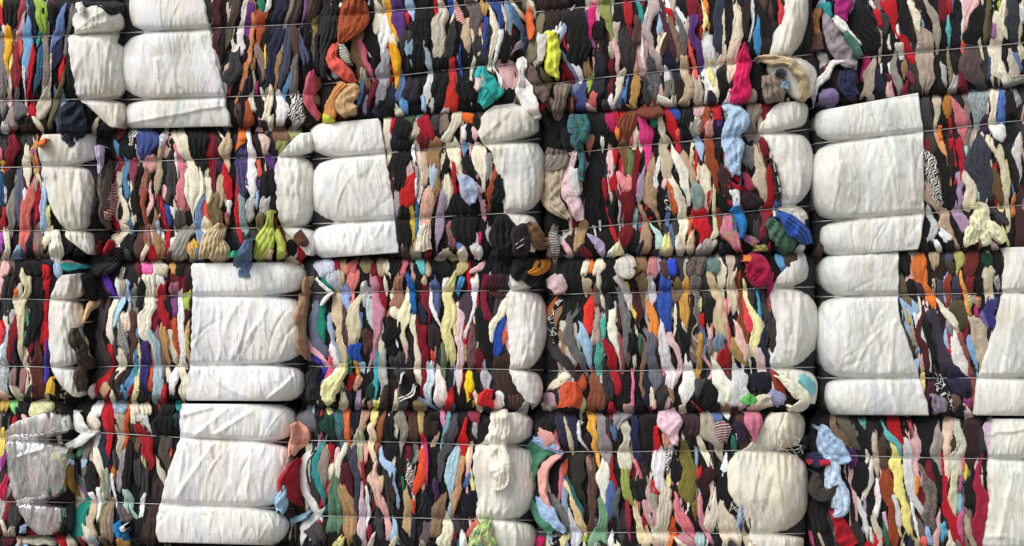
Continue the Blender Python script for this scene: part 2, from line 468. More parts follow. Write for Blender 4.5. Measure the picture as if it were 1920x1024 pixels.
def tube(path, rad, sides=6, closed=False):
    P = np.asarray(path, float)
    n = len(P)
    T = np.roll(P, -1, 0) - np.roll(P, 1, 0) if closed else np.gradient(P, axis=0)
    T /= np.linalg.norm(T, axis=1)[:, None] + 1e-9
    ref = np.where(np.abs(T[:, 2:3]) > 0.9, np.array([[1.0, 0, 0]]), np.array([[0, 0, 1.0]]))
    A = np.cross(T, ref); A /= np.linalg.norm(A, axis=1)[:, None] + 1e-9
    B = np.cross(T, A)
    rad = np.broadcast_to(np.asarray(rad, float), (n,))[:, None, None]
    an = np.linspace(0, 2 * math.pi, sides, endpoint=False)
    V = P[:, None, :] + rad * (A[:, None, :] * np.cos(an)[None, :, None] + B[:, None, :] * np.sin(an)[None, :, None])
    q = grid_quads(n, sides, 0, True)
    if closed:
        a = (n - 1) * sides + np.arange(sides); c = np.arange(sides)
        q = np.vstack([q, np.stack([a, np.roll(a, -1), np.roll(c, -1), c], 1)])
    return V.reshape(-1, 3), q

def build_wire(b, pair, seed):
    r = np.random.default_rng(seed)
    px = np.linspace(b.xL + 6, b.xR - 6, 60)
    wob = Wob(r, 5, 0.01, 0.05)
    py = b.at(pair, px) + 0.7 * wob(px)
    y = b.y0 + b.yaw * (px - 0.5 * (b.xL + b.xR)) * S + b.recess(px) - 0.0245 - 0.003 * wob(px * 1.7, 3.0)
    X, Y, Z = W(px, py, y)
    P = np.stack([X, Y, Z], 1)
    bk = [(P[-1, 0], BACK + 0.004, P[-1, 2]), (P[0, 0], BACK + 0.004, P[0, 2])]
    V, q = tube(np.vstack([P, bk]), 0.0022, 6, True)
    make_mesh("wire", V, q, M_WIRE, b.root)

# ------------------------------------------------------------------ cloth strips
def ribbon(strokes, b, off, seed, thick=None, fold=1.0, pinch=True, deep=0.035, loose=False, coarse=1.0, ragged=1.0, ext=0.0, bend=1.0):
    """folded cloth seen edge-on in the face of a bale (or hanging from it): strokes of (x, y, width) in pixels"""
    r = np.random.default_rng(seed)
    VV, QQ, UU = [], [], []
    base = 0
    for pts in strokes:
        if ext and len(pts) > 1:
            (x0, y0, w0), (x1, y1, _) = pts[0], pts[1]
            d = math.hypot(x1 - x0, y1 - y0) + 1e-6
            (x9, y9, w9), (x8, y8, _) = pts[-1], pts[-2]
            d9 = math.hypot(x8 - x9, y8 - y9) + 1e-6
            pts = [(x0 + (x0 - x1) / d * ext, y0 + (y0 - y1) / d * ext, w0 * 0.7)] + list(pts) + [(x9 + (x9 - x8) / d9 * ext, y9 + (y9 - y8) / d9 * ext, w9 * 0.7)]
        C, s = catmull(pts, None)
        n0 = max(8, int(s[-1] / (2.6 * coarse)))
        C, s = catmull(pts, n0)
        n = len(C); L = s[-1]
        w = np.maximum(C[:, 2], 2.0)
        T = np.gradient(C[:, :2], axis=0); T /= np.hypot(T[:, 0], T[:, 1])[:, None] + 1e-9
        N = np.stack([T[:, 1], -T[:, 0]], 1)
        wm = float(np.mean(w)); wmm = wm * S
        if not loose:
            C[:, :2] += N * (min(2.6, 0.14 * wm) * Wob(r, 5, 0.06, 0.22)(s))[:, None]
        # ends: narrowed but blunt, cut along a ragged slanting line
        for d in (s, L - s):
            blunt = loose or r.random() < 0.7
            w0 = w.copy()
            cap = min(0.5 * wm, 0.2 * L) if blunt else min(1.8 * wm, 0.34 * L) * r.uniform(0.6, 1.1)
            q = np.clip(d / max(cap, 2), 0, 1)
            lo = (0.9 if loose else 0.84) if blunt else 0.25
            w = w * (lo + (1 - lo) * q ** r.uniform(0.6, 0.95))
            C[:, :2] += N * (r.uniform(-1, 1) * 0.5 * (w0 - w))[:, None]     # the end slants off to one side
        e1, e2 = Wob(r, 6, 0.03, 0.20), Wob(r, 6, 0.03, 0.20)
        f1, f2 = Wob(r, 7, 0.3, 1.2), Wob(r, 7, 0.3, 1.2)
        eamp = min(0.15 * wm, 3.5)
        k = np.clip(w / wm, 0.3, 1)
        wl = np.maximum(w / 2 + (eamp * e1(s) + 0.6 * f1(s)) * k, 0.6)
        wr = np.maximum(w / 2 + (eamp * e2(s) + 0.6 * f2(s)) * k, 0.6)
        nt = int(np.clip(wm / (1.25 * coarse), 8, 60))
        t = np.linspace(-1, 1, nt)
        t = 0.75 * t + 0.25 * np.sin(t * math.pi / 2)
        half = np.where(t[None, :] < 0, wl[:, None], wr[:, None])
        off_px = half * t[None, :]
        PX = C[:, 0:1] + N[:, 0:1] * off_px
        PY = C[:, 1:2] + N[:, 1:2] * off_px
        rag0, rag1 = Wob(r, 4, 1.2, 4.5), Wob(r, 4, 1.2, 4.5)
        ramp = min(0.45 * wm, 7.0, 0.14 * L) * ragged
        a0 = (1 - np.clip(s / (0.35 * L), 0, 1))[:, None]; a1 = (1 - np.clip((L - s) / (0.35 * L), 0, 1))[:, None]
        sh = -ramp * (0.8 + rag0(t))[None, :] * a0 * 0.8 + ramp * (0.8 + rag1(t))[None, :] * a1 * 0.8
        PX = PX + T[:, 0:1] * sh; PY = PY + T[:, 1:2] * sh
        if not loose:
            _t, wa, wb, _e = b.levels(PX)
            f = np.clip(np.where(PY < wa, (PY - _t) / (wa - _t), np.where(PY < wb, (PY - wa) / (wb - wa), (PY - wb) / (_e - wb))), 0, 1)
            kink = (1 - 4 * f * (1 - f)) ** 1.3 - 0.25
            PX = PX + 15.0 * kink * (np.exp(-np.maximum(PX - b.xL, 0) / 38) - np.exp(-np.maximum(b.xR - PX, 0) / 38)) * bend
        tt = t[None, :]; sw = s[:, None]
        h = thick if thick is not None else 0.002 + 0.03 * min(wmm, 0.10) + r.uniform(0, 0.006)
        prof = np.sqrt(np.clip(1.06 - np.abs(tt) ** 5, 0.02, 1))
        hs = np.clip(w / wm, 0.25, 1.1)[:, None]
        # long folds with rounded tops and sharp valleys, drifting and merging along the cloth
        nr = max(1.2, wm / (r.uniform(6, 14) if not loose else r.uniform(6, 11)))
        ph, ph2, am = Wob(r, 5, 0.008, 0.05), Wob(r, 5, 0.015, 0.09), Wob(r, 5, 0.015, 0.08)
        p0, p1 = r.uniform(0, 6, 2)
        rid = np.abs(np.sin(0.5 * math.pi * nr * tt + 1.5 * ph(sw, tt * 14) + p0)) ** 0.8
        rid2 = np.abs(np.sin(0.5 * math.pi * nr * 2.2 * tt + 2.6 * ph2(sw, tt * 22) + p1)) ** 0.8
        c1, c2 = Wob(r, 6, 0.06, 0.30), Wob(r, 7, 0.18, 0.7)
        ca, sa = math.cos(0.5), math.sin(0.5)
        cru = 1 - np.abs(c1(PX, PY * 0.55))          # ridged crumple
        cru2 = 1 - np.abs(c2(PX * ca - PY * sa, PY * 0.7 + PX * 0.3))
        famp = fold * min(0.0085, 0.0028 + 0.068 * wmm)
        if loose:
            famp = fold * min(0.022, 0.006 + 0.12 * wmm)
            dome = h * (1.1 - 0.7 * tt ** 2)
            crl = 1 - np.abs(Wob(r, 6, 0.05, 0.22)(PX + 0.6 * PY, PY * 0.8))
            relief = prof * (dome + famp * (0.75 * rid * (0.7 + 0.5 * am(sw)) + 0.25 * rid2 + 0.75 * crl + 0.45 * cru + 0.3 * cru2))
        else:
            relief = hs * prof * (h + famp * (rid * (0.8 + 0.35 * am(sw)) + 0.3 * rid2 + 0.35 * cru + 0.2 * cru2))
        if pinch:
            g = np.clip(b.wire_dist(PX, PY) / 9.0, 0, 1)
            relief = relief * (0.45 + 0.55 * g * g * (3 - 2 * g))
        dive = 0.0
        if not loose:      # the ends are tucked in behind the neighbours
            dq = np.clip(1 - np.minimum(s, L - s) / (0.18 * L), 0, 1)
            dive = (0.026 * dq ** 1.8)[:, None] * (1 + 0.5 * rag0(tt * 0.6 + 3))
        Y = b.depth(PX, PY) - off - relief + np.maximum(dive, 0)
        X, Yy, Z = W(PX, PY, Y)
        V = np.stack([X, Yy, Z], 2)
        # returning edges that run back into the bale
        sides = []
        for k_, sg in ((0, 1), (nt - 1, -1)):
            pxs, pys = PX[:, k_] + sg * N[:, 0] * 0.6, PY[:, k_] + sg * N[:, 1] * 0.6
            ys = np.maximum(b.depth(pxs, pys) + deep, Y[:, k_] + 0.02)
            xs, ys, zs = W(pxs, pys, ys)
            sides.append(np.stack([xs, ys, zs], 1)[:, None, :])
        tip0, tip1 = V[0].copy(), V[-1].copy()
        tip0[:, 1] = np.maximum(tip0[:, 1] + 0.02, sides[0][0, 0, 1]); tip1[:, 1] = np.maximum(tip1[:, 1] + 0.02, sides[0][-1, 0, 1])
        u = off_px * S
        vv = s[:, None] * S + 0 * u
        uvg = np.stack([u, vv], 2)
        def put(G, uvs):
            nonlocal base
            VV.append(G.reshape(-1, 3)); UU.append(uvs.reshape(-1, 2))
            QQ.append(grid_quads(G.shape[0], G.shape[1], base))
            base += G.shape[0] * G.shape[1]
        put(V, uvg)
        ex = np.array([0.02, 0.0])
        put(np.concatenate([sides[0], V[:, :1]], 1), np.concatenate([uvg[:, :1] - ex, uvg[:, :1]], 1))
        put(np.concatenate([V[:, -1:], sides[1]], 1), np.concatenate([uvg[:, -1:], uvg[:, -1:] + ex], 1))
        ey = np.array([0.0, 0.02])
        put(np.concatenate([tip0[None], V[:1]], 0), np.concatenate([uvg[:1] - ey, uvg[:1]], 0))
        put(np.concatenate([V[-1:], tip1[None]], 0), np.concatenate([uvg[-1:], uvg[-1:] + ey], 0))
    return np.vstack(VV), np.vstack(QQ), np.vstack(UU)

CODES = {
 'K': (21, 20, 22), 'k': (58, 56, 58), 'G': (108, 106, 108), 'g': (172, 170, 170), 'W': (236, 234, 230), 'C': (226, 217, 194),
 'b': (192, 171, 142), 't': (146, 114, 80), 'B': (80, 58, 50), 'D': (46, 35, 34), 'N': (36, 38, 58), 'U': (42, 74, 150),
 'L': (158, 186, 214), 'S': (88, 112, 155), 'A': (92, 146, 192), 'T': (42, 136, 138), 'M': (150, 200, 186), 'E': (46, 118, 95),
 'O': (98, 93, 62), 'V': (160, 182, 76), 'Y': (234, 190, 60), 'y': (234, 222, 150), 'o': (228, 122, 52), 'R': (186, 28, 38),
 'r': (112, 26, 40), 'c': (224, 96, 84), 'P': (226, 180, 180), 'p': (208, 108, 126), 'm': (196, 36, 106), 'u': (84, 52, 116),
 'l': (172, 158, 190), 's': (150, 158, 134), 'a': (160, 74, 44), 'q': (130, 114, 108), 'e': (182, 170, 154), 'd': (196, 150, 84),
}
NAMES = {'K': 'black', 'k': 'charcoal', 'G': 'grey', 'g': 'light grey', 'W': 'white', 'C': 'cream', 'b': 'beige', 't': 'tan', 'B': 'brown',
 'D': 'dark brown', 'N': 'navy', 'U': 'blue', 'L': 'light blue', 'S': 'denim blue', 'A': 'sky blue', 'T': 'teal', 'M': 'mint', 'E': 'green',
 'O': 'olive', 'V': 'lime', 'Y': 'yellow', 'y': 'pale yellow', 'o': 'orange', 'R': 'red', 'r': 'dark red', 'c': 'coral', 'P': 'pale pink',
 'p': 'pink', 'm': 'magenta', 'u': 'purple', 'l': 'lilac', 's': 'sage', 'a': 'rust', 'q': 'taupe', 'e': 'stone', 'd': 'mustard'}

def color_of(tok):
    """'R' or '185/35/35', with an optional ~pattern: rgb in linear light, the pattern key and a colour word"""
    pat = ''
    if '~' in tok:
        tok, pat = tok.split('~')
    rgb = CODES[tok] if tok in CODES else tuple(float(v) for v in tok.split('/'))
    near = tok if tok in NAMES else min(NAMES, key=lambda k: sum((a - c) ** 2 for a, c in zip(CODES[k], rgb)))
    return tuple(min(0.86, max(0.009, lin(c) * 1.08)) for c in rgb), pat, NAMES[near]

def find_bale(x, y):
    best, bd = None, 1e9
    for b in BALES:
        dx = max(b.xL - x, 0, x - b.xR)
        xx = min(max(x, b.xL), b.xR)
        dy = max(b.at(b.top, xx) - y, 0, y - b.at(b.bot, xx))
        d = dx + dy
        if d < bd:
            best, bd = b, d
    return best

GARMENTS = """
@ 0 0
Y 8,0,30 12,40,16
195/40/60 8,70,30 12,180,24
W 12,150,14 30,220,26 45,280,20
r 5,280,30 8,370,24
135/130/130 20,270,70 25,450,80 20,620,60 30,800,50
K 80,10,120 80,200,100
235/165/40 65,215,50 62,300,54 55,420,44 52,540,20
y 75,330,50 75,450,55 65,540,30
C 70,560,20 75,650,30 70,720,14
G 100,200,30 105,330,40
150/55/65 160,35,60 150,130,56 130,200,40
P 190,80,24 160,170,60 145,240,50 130,300,20
c 150,270,40 155,360,40 150,430,14
140/40/50 125,350,40 120,450,60 125,560,70 130,640,40
G 125,660,30 120,780,30
110/160/200 205,60,20 215,150,30 215,240,70 205,350,70 200,450,60 205,540,30
W 180,450,16 178,600,20 190,700,12
N 240,60,50 245,170,50 260,260,60
140/170/65 305,20,110 310,80,110 310,150,90 315,230,50 312,265,12
T 295,270,30 290,310,30
R 245,340,20 245,420,44 225,560,34 212,680,22 205,790,10
45/80/110 310,400,60 295,520,60 270,640,40
T 305,420,50 285,560,20
K 360,60,100 380,150,60
q 335,270,30 350,420,40 345,560,50 330,620,40
105/130/180 465,95,30 450,170,60 440,250,70 410,320,40 390,380,16
N 440,300,80 430,420,80 410,480,40
G 545,80,50 530,150,40 500,300,30 490,400,30
R 478,450,30 470,520,50 462,600,24
K 520,460,60 530,650,60
O 480,560,20 460,660,30 420,780,50 390,860,40 370,940,30
C 385,400,14 380,520,20 375,600,20
210/200/180 370,620,30 345,720,80 320,820,110 290,880,60
C 270,910,50 310,960,50 330,1010,20
G 150,780,60 150,850,80
150/135/130 90,860,50 80,940,120 80,990,60
P 190,760,14 205,850,30
R 250,850,60 240,920,100 260,980,60
K 330,900,60 350,1000,80
W 600,30,50 600,90,40
k 880,30,100 900,100,60
k 1560,20,50 1575,120,40
75/38/42 1630,0,70 1630,150,70 1625,350,60
P 1710,60,20 1715,130,25 1700,190,12
K 1690,120,30 1670,250,40 1660,420,30
80/72/60 1760,0,80 1740,120,90 1720,260,70 1700,350,30
215/210/205 1850,0,30 1830,120,40 1810,260,60 1790,350,80 1740,450,50
100/50/115 1880,40,60 1870,120,60 1850,280,60 1835,400,30 1820,450,16
200/130/90 1905,70,30 1890,300,40 1870,420,40 1840,520,30 1810,660,30 1780,760,20
b 1790,340,40 1760,430,60 1710,500,50
k 1770,440,80 1750,540,130 1720,630,70
t 1905,400,30 1900,520,40
N 1860,620,60 1850,700,50
K 1820,720,60 1810,820,80 1830,900,60
g 1690,650,30 1690,720,30 1690,780,20
c 1730,640,40 1725,690,20
B 1770,800,60 1790,880,60
a 1850,820,60 1860,900,90 1850,940,50
C 1900,720,40 1895,820,60
r 890,960,60 890,1010,50
R 945,950,60 940,1010,60
W~z 990,975,50 1000,1020,50
S 1090,980,130 1090,1030,110
W 1250,950,30 1240,1020,40
C 1340,1000,90 1340,1060,70
K 1480,950,110 1480,1040,110
S 1700,930,60 1700,1000,50
o 1820,960,50 1810,1020,50
W 1870,990,40 1870,1060,40
@ 480 0
E 40,20,60 45,80,50 35,130,20
W 100,0,30 90,50,40 70,100,20
a 40,140,80 45,200,80 30,290,50 20,340,20
K 110,130,60 100,230,80 70,320,40
N 190,20,80 170,150,100 150,300,110 120,430,100 110,560,90 90,660,60
q 270,0,40 250,100,50 230,180,40
80/68/64 310,30,50 290,130,70 270,230,60
75/80/95 255,200,50 240,320,60 220,450,80 200,560,60 180,650,40
B 290,190,50 300,330,50 290,420,40
115/80/120 370,0,30 370,80,36 362,150,20
95/80/70 450,20,100 430,90,120 420,140,70
210/175/110 470,140,50 450,220,100 470,270,80 490,310,30
q 440,300,50 440,370,50 430,480,30
q 20,380,60 40,470,60 40,560,30
Y 70,370,16 68,430,20 70,520,14
t 165,440,50 160,520,40 155,640,24
85/90/125 340,240,40 345,340,70 360,440,60 360,500,20
110/105/100 300,420,40 290,520,50 280,620,60 300,700,50
A 250,560,16 235,640,40 215,720,40 205,800,14
K 400,160,60 390,320,60
m 5,640,20 5,700,16
W 40,680,20 60,730,20
C 105,690,40 100,780,60 70,870,60
W 180,720,40 190,800,80 190,880,70
W~z 290,750,80 300,830,110 310,900,110
K 390,830,90 400,900,100
k 150,720,40 150,800,30
P 50,920,60 50,1000,100
120/90/70 180,920,100 170,970,130 170,1020,110
165/170/120 310,960,100 270,1010,100
C 640,50,60 640,110,30
200/180/140 500,570,60 490,650,100 470,730,60
130/100/75 760,230,80 750,350,100 780,470,100 800,560,90 840,640,50
p 775,290,30 800,380,50 830,480,56 870,560,46 890,600,24
C 780,540,60 780,600,70
A 800,600,40 790,680,30 775,750,24
K 850,50,60 840,200,90 870,350,100 920,470,60
C 900,0,30 920,60,50
C 920,120,70 890,220,70 880,290,40
W 960,130,60 950,230,90 950,330,80 960,400,60
O 930,20,60 940,80,30
235/165/35 985,0,60 990,80,50 1000,160,70 1030,240,60 1060,295,20
u 1050,0,100 1060,80,110 1080,180,80 1080,260,50
R 1135,120,40 1140,170,20
L 1155,0,60 1160,60,70 1180,140,20
C 1020,270,40 1030,330,50
235/165/35 1035,360,50 1050,450,64 1060,530,50 1058,580,30
150/150/158 960,440,70 960,520,80 970,590,70
150/150/158 960,640,80 930,730,70 900,790,30
k 1130,250,90 1110,330,50
L 1160,320,70 1165,390,70 1160,440,30
L 1160,460,14 1165,490,8
150/165/175 1260,320,20 1280,400,40 1300,480,50 1320,540,24
K 1230,100,140 1240,250,140 1200,500,120
190/180/165 1400,0,60 1390,80,80 1380,170,110 1375,280,110 1370,380,100 1350,440,50
k 1470,220,60 1460,340,70 1450,400,50
U 1460,20,40 1470,100,30
205/90/90~h 1510,60,40 1530,130,60 1570,180,30
110/92/95 1620,20,120 1640,100,120 1640,180,90
135/70/70 1660,190,70 1660,250,50
b 1580,180,60 1570,260,80 1590,340,60 1600,400,20
190/50/45 1475,430,36 1465,540,60 1450,640,70 1455,750,84 1460,810,90
K 1400,460,120 1380,600,120 1380,720,120 1320,790,70
U 1530,390,14 1530,480,24 1540,530,20
C 1750,30,24 1770,120,40 1800,220,60 1780,320,50 1760,430,40 1750,510,30
W 1830,260,40 1815,360,40 1800,450,30 1790,500,16
W 1800,520,14 1830,600,40 1830,650,20
U 1790,0,90 1830,100,50 1840,200,30
U 1720,180,40 1715,330,30 1710,450,20
K 1890,280,80 1880,430,100
C 1860,80,30 1870,150,30 1870,180,12
d 1710,40,60 1710,90,40
K 1560,650,150 1570,740,120
W 1310,600,50 1310,680,80 1310,760,70
S 1080,560,50 1090,640,60 1080,720,50
A 1110,760,60 1110,820,60
L 1250,740,30 1260,800,50
48/42/50 1170,620,90 1160,720,100
r 900,610,40 870,700,50 840,780,40
l 830,740,30 810,830,30
K 980,790,120 950,830,120
C 965,870,60 985,950,60 1000,1010,50
R 1020,870,40 1020,940,46 1015,1000,30
K 1090,900,90 1090,1000,110
65/85/60 1160,840,90 1150,910,60 1155,1000,30
T 1235,860,50 1230,900,30
150/25/40 1280,840,60 1275,920,100 1280,1000,100
e 1205,940,60 1205,1010,60
k 1340,840,50 1345,960,60
C 1520,840,60 1490,920,70 1440,1010,60
215/100/35 1600,860,110 1610,900,60
W 1560,960,40 1550,1020,40
P 1630,980,40 1630,1030,40
q 1430,860,40 1420,950,50
@ 960 0
C 20,20,40 50,90,50 90,150,30
75/115/150 15,70,40 50,170,60 80,240,70 80,300,60
l 90,310,60 50,350,60 20,380,20
D 330,20,220 320,120,200 330,200,100
120/112/90 210,140,60 190,280,60 160,400,80 130,450,60
W 430,90,40 390,150,50 340,220,60
L 390,200,50 370,290,30
K 480,130,150 490,280,190 500,420,150
u 570,100,50 560,200,40
m 600,90,50 590,160,60 580,220,40
150/80/125 570,260,40 600,320,50 630,360,24
K 640,180,80 640,280,70
130/140/75 700,0,80 700,100,80 730,200,50 740,300,30
K 800,60,100 790,150,80
R 870,10,44 875,80,60 880,160,50 878,205,16
T 950,20,30 970,100,40 975,180,30
175/160/160 1050,20,70 1060,80,90 1020,170,60 1010,230,60 1040,310,50 1060,370,50 1090,450,50 1110,520,30
W 970,220,30 975,300,20 985,400,24 995,500,14
75/45/55 1110,20,60 1130,120,60 1170,230,60 1200,330,60 1230,430,40
R 1180,90,50 1195,130,30
130/105/85 1180,130,50 1215,230,50 1250,350,50 1270,440,30
G 1250,150,50 1290,280,50 1290,400,40
b 1325,160,30 1322,250,20
u 1360,150,60 1360,260,60 1390,380,60 1410,490,50
c 1325,300,24 1335,370,40 1360,470,40 1385,570,30
o 1455,30,50 1460,70,30
y 1440,80,40 1450,150,50 1440,200,30
R 1420,230,24 1418,260,16
d 1475,190,20 1478,215,16
55/62/80 1550,60,70 1550,200,60 1555,330,60
C 1580,40,40 1575,130,40 1590,260,30 1595,340,40 1580,420,50 1560,470,40
K 1620,60,50 1620,200,60 1620,330,50
225/215/190 1680,40,60 1690,120,80 1680,240,90 1670,350,90 1650,470,90 1640,560,70 1630,610,40
D 1760,40,60 1760,200,60
W 1805,30,20 1810,150,24 1790,280,14
65/135/190 1845,160,20 1840,270,60 1850,380,50 1850,420,16
K 1890,100,60 1890,260,50
e 780,200,70 770,270,50 750,370,50
P 775,320,40 790,420,40 795,520,24
60/56/56 850,260,100 870,380,130 860,500,110
g 855,300,20 845,380,24
B 930,160,60 930,300,60
G~f 1040,420,60 1060,530,80 1060,650,90 1050,730,90
C 1100,290,20 1100,360,16
B 1130,300,60 1120,430,40
W 1150,520,30 1160,590,40
110/108/98 1170,560,60 1190,700,80
b 1290,470,60 1295,550,80 1320,620,70
b 1310,690,80 1300,770,70
e 1385,610,50 1390,700,80 1400,770,80
y 1490,500,30 1490,560,56 1500,610,30
C 1520,640,50 1530,710,70 1490,770,70
o 1480,710,30 1485,740,24
K 1570,560,60 1570,650,60
D 1230,620,70 1230,730,80
d 935,440,10 935,540,24 920,640,60 920,720,60 905,800,60
d 830,800,50 870,845,70
C 835,560,60 810,640,60 790,720,40
85/125/190 850,620,30 830,740,50 800,830,70
W 745,730,30 735,800,60
P 1110,660,40 1110,720,60 1110,770,50
V 590,560,50 580,650,40
t 560,470,50 570,560,50
115/130/160 400,420,30 440,500,50 480,600,50 480,680,60
W 480,500,50 520,570,50 500,650,16
r 400,500,60 450,600,60
70/75/125 540,640,90 520,750,110 500,840,80
80/25/40 440,750,60 430,820,60
42/42/52 640,420,70 650,550,90 640,680,90
205/105/100 610,740,60 590,810,70 560,850,40
O 240,560,60 260,680,60 280,800,40
K 700,900,100 690,980,90
m 740,880,70 750,950,50
R 775,850,50 790,930,40
o 790,980,40 795,1020,30
115/65/45 870,870,150 870,950,140 860,1020,80
215/65/130 980,900,50 990,970,60 1000,1020,80
E 1070,890,60 1070,930,40
C 1110,880,40 1120,960,70 1140,1020,50
R 1160,840,60 1190,930,70 1220,1010,60
c 1240,990,40 1240,1030,40
U 1220,840,90 1230,890,60
K 1310,830,80 1300,920,110
e~f 1380,930,90 1380,1000,80
P 1400,790,90 1400,850,70
a 1470,800,60 1450,890,50 1430,960,30
R 1530,800,60 1540,880,50
u 1560,880,40 1560,930,30
195/130/125 1490,920,60 1490,1000,80
130/120/112 1800,800,120 1800,900,130 1800,1000,100
o 1850,760,60 1840,830,50
@ 1440 0
205/60/70 90,30,30 100,90,50 95,140,30
T 440,60,80 470,110,50
K 700,100,170 720,220,200 780,350,160
R 820,100,40 845,180,40
W 770,20,30 790,50,20
k 860,120,80 880,240,60
175/25/35 900,20,90 930,110,70 960,230,50 1020,320,60 1070,410,60 1090,460,40
W 965,190,30 970,260,40
115/50/65 1060,560,60 1090,620,40
C 1090,40,50 1110,120,70 1120,200,50
165/150/135 1130,220,60 1180,300,110 1180,400,130 1180,500,140 1180,600,130 1180,650,80
e 1200,20,40 1230,100,70 1260,180,60 1270,260,50 1270,330,30
r 1320,0,100 1310,130,60
R 1355,20,50 1360,90,30
A 1385,20,20 1385,60,16
90/170/170 1350,150,20 1352,240,36 1355,310,20
P 1530,20,120 1510,100,60 1490,180,30
c 1480,260,30 1465,360,30 1462,410,14
K 1600,60,120 1560,200,150 1520,300,100
O 1650,20,40 1640,180,40 1630,280,30
V 1730,30,30 1735,80,20
C 1760,30,50 1745,120,50 1770,200,50 1790,270,30
150/100/150 1700,200,30 1690,260,40
52/55/62 1830,60,80 1840,160,100 1860,280,70
W 1895,60,40 1905,150,20
e 845,270,24 842,350,26 838,440,16
W 905,270,24 910,360,36
140/135/130 945,420,60 960,520,60 970,650,60
195/188/178 990,350,60 1000,420,50
t 1010,480,50 1015,540,40
W 850,500,20 850,540,16
W 905,490,20 910,530,14
m 740,400,50 740,480,50 715,560,30
180/165/150 780,490,50 760,580,100 740,680,80
N 830,560,80 820,650,100
85/68/68 1540,380,100 1520,480,140 1550,600,140
C 1730,450,30 1750,530,60 1790,580,40
e 1820,400,40 1840,500,60 1850,580,60
S 1860,420,40 1890,500,40
60/80/110 1655,440,20 1660,560,30
g 1310,500,50 1320,600,50
130/120/90 1355,400,20 1360,500,30 1375,600,50
G 610,540,60 620,600,40
52/40/36 520,560,90 540,640,60
120/75/40 400,460,100 430,520,60
W 370,440,80 390,480,50
165/110/45 1335,690,40 1340,770,80 1350,850,50
190/110/115 1370,740,20 1410,820,60 1450,900,90 1460,1000,60
165/180/180 1600,660,220 1590,740,150 1570,840,120 1570,930,50
C 1695,680,60 1690,800,60 1690,920,50
75/110/180 1740,680,60 1745,800,70 1750,920,60
W 1720,960,110 1740,1020,100
K 1820,700,80 1830,850,80
g~f 1780,700,40 1785,770,30
60/35/60 1640,880,80 1620,980,100
o 1290,970,40 1290,1020,40
R 1360,900,30 1370,1000,30
195/188/178~f 1840,680,60 1870,780,70
@ 0 256
p 5,110,40 8,160,30
115/25/40 90,20,80 80,130,90 70,240,60
k 40,60,40 40,140,40
Y 15,200,40 40,250,40
40/70/110 15,290,60 20,400,60 15,500,40
K 80,280,80 70,420,60
W 40,400,20 42,480,16
C 200,120,40 200,200,70 205,280,60 210,350,30
90/95/115 150,270,50 140,380,80 135,500,60 130,620,40
r 180,320,30 182,380,24
W 180,410,36 175,490,24
135/130/125 100,400,40 90,500,60 85,620,60 80,720,40
220/130/60~f 265,60,40 260,140,50 270,220,40
220/115/105 240,380,40 220,460,80 200,560,90 190,680,80 180,800,60 170,890,40
N 240,600,30 225,700,50 215,820,60 205,900,40
170/25/45 290,320,30 285,450,40 275,560,50 255,680,30 250,800,40 230,900,30
e 265,340,40 260,400,30
L 325,420,40 325,550,50 330,670,50
y 360,540,40 365,640,30
R 35,560,30 30,680,40 25,780,20
170/80/180 15,750,40 10,850,30
C 50,720,40 50,830,50 30,930,70
130/165/190 140,840,40 130,920,70
140/115/105 290,720,60 280,820,80 290,920,100
C 370,700,60 330,800,60
N 345,880,80 350,930,60
P 30,980,60 30,1020,60
K 230,970,150 230,1020,140
R 330,990,60 330,1030,50
L 430,980,70 430,1020,60
T 500,985,60 560,985,60 620,985,40
P 470,950,40 540,950,50
K 740,500,110 720,560,80
A 870,70,40 880,120,24
80/130/175 940,220,50 945,320,36 960,420,40
80/130/175 970,550,40 970,640,60 980,690,40
R 890,200,50 880,260,50 865,300,30
195/20/45 840,610,60 860,660,70 870,700,40
C 890,300,40 895,350,30
C 910,430,30 930,520,50 920,600,60 900,660,70 950,690,60 920,740,80 850,790,100
W 880,850,80 870,910,60
k 930,880,90 950,940,70
150/65/80 1000,210,60 1000,290,50 1000,350,14
K 950,100,130 950,180,100
W~z 990,20,40 1010,80,40 1040,160,40
60/75/130 1100,20,180 1100,100,120 1110,170,60
W~f 1230,10,60 1225,60,50
K 1020,400,90 1010,600,100
200/150/140 1140,160,70 1130,220,80
170/60/60~f 1090,300,40 1080,400,50
150/75/60 1080,420,40 1075,530,40 1085,640,30
160/90/60~f 1100,720,50 1110,830,40
b 1215,60,30 1195,200,40 1190,300,60 1180,400,50
K 1240,180,60 1240,330,60
k 1290,120,50 1295,280,80 1290,420,70
205/120/130 1320,80,30 1350,180,50 1365,300,50 1355,420,60 1365,500,60
W 1320,130,20 1335,300,16
C 1360,20,110 1380,90,80 1410,170,50 1450,250,60 1490,330,40
228/222/200 1440,300,130 1450,400,140 1450,500,90 1450,550,30
K 1490,40,170 1500,150,150 1510,270,80 1520,340,24
180/185/160 1550,250,40 1540,330,50
C 1570,330,50 1560,420,50 1545,500,40
r 1610,60,60 1610,180,50 1600,310,40 1600,420,20
b 1700,20,70 1700,100,90 1700,180,50
N 1650,180,50 1650,240,40
R 1690,260,60 1710,350,60 1720,450,40
o 1810,20,60 1790,80,20
70/55/120~f 1815,130,90 1810,260,90 1815,380,80 1820,450,50
W 1875,60,40 1880,160,60 1880,280,90 1890,400,60
b 1660,310,50 1650,400,60 1640,500,50
120/105/75 1610,450,70 1610,560,80 1630,650,80
W 1715,510,50 1715,550,30
190/60/70~f 1700,590,40 1710,640,30
c 1530,500,40 1540,560,70 1570,630,40
C 1540,620,50 1550,680,80
115/140/180 1520,450,30 1495,540,50 1490,640,70 1510,740,70 1510,830,30
130/155/155 1820,480,60 1820,580,60 1830,690,50
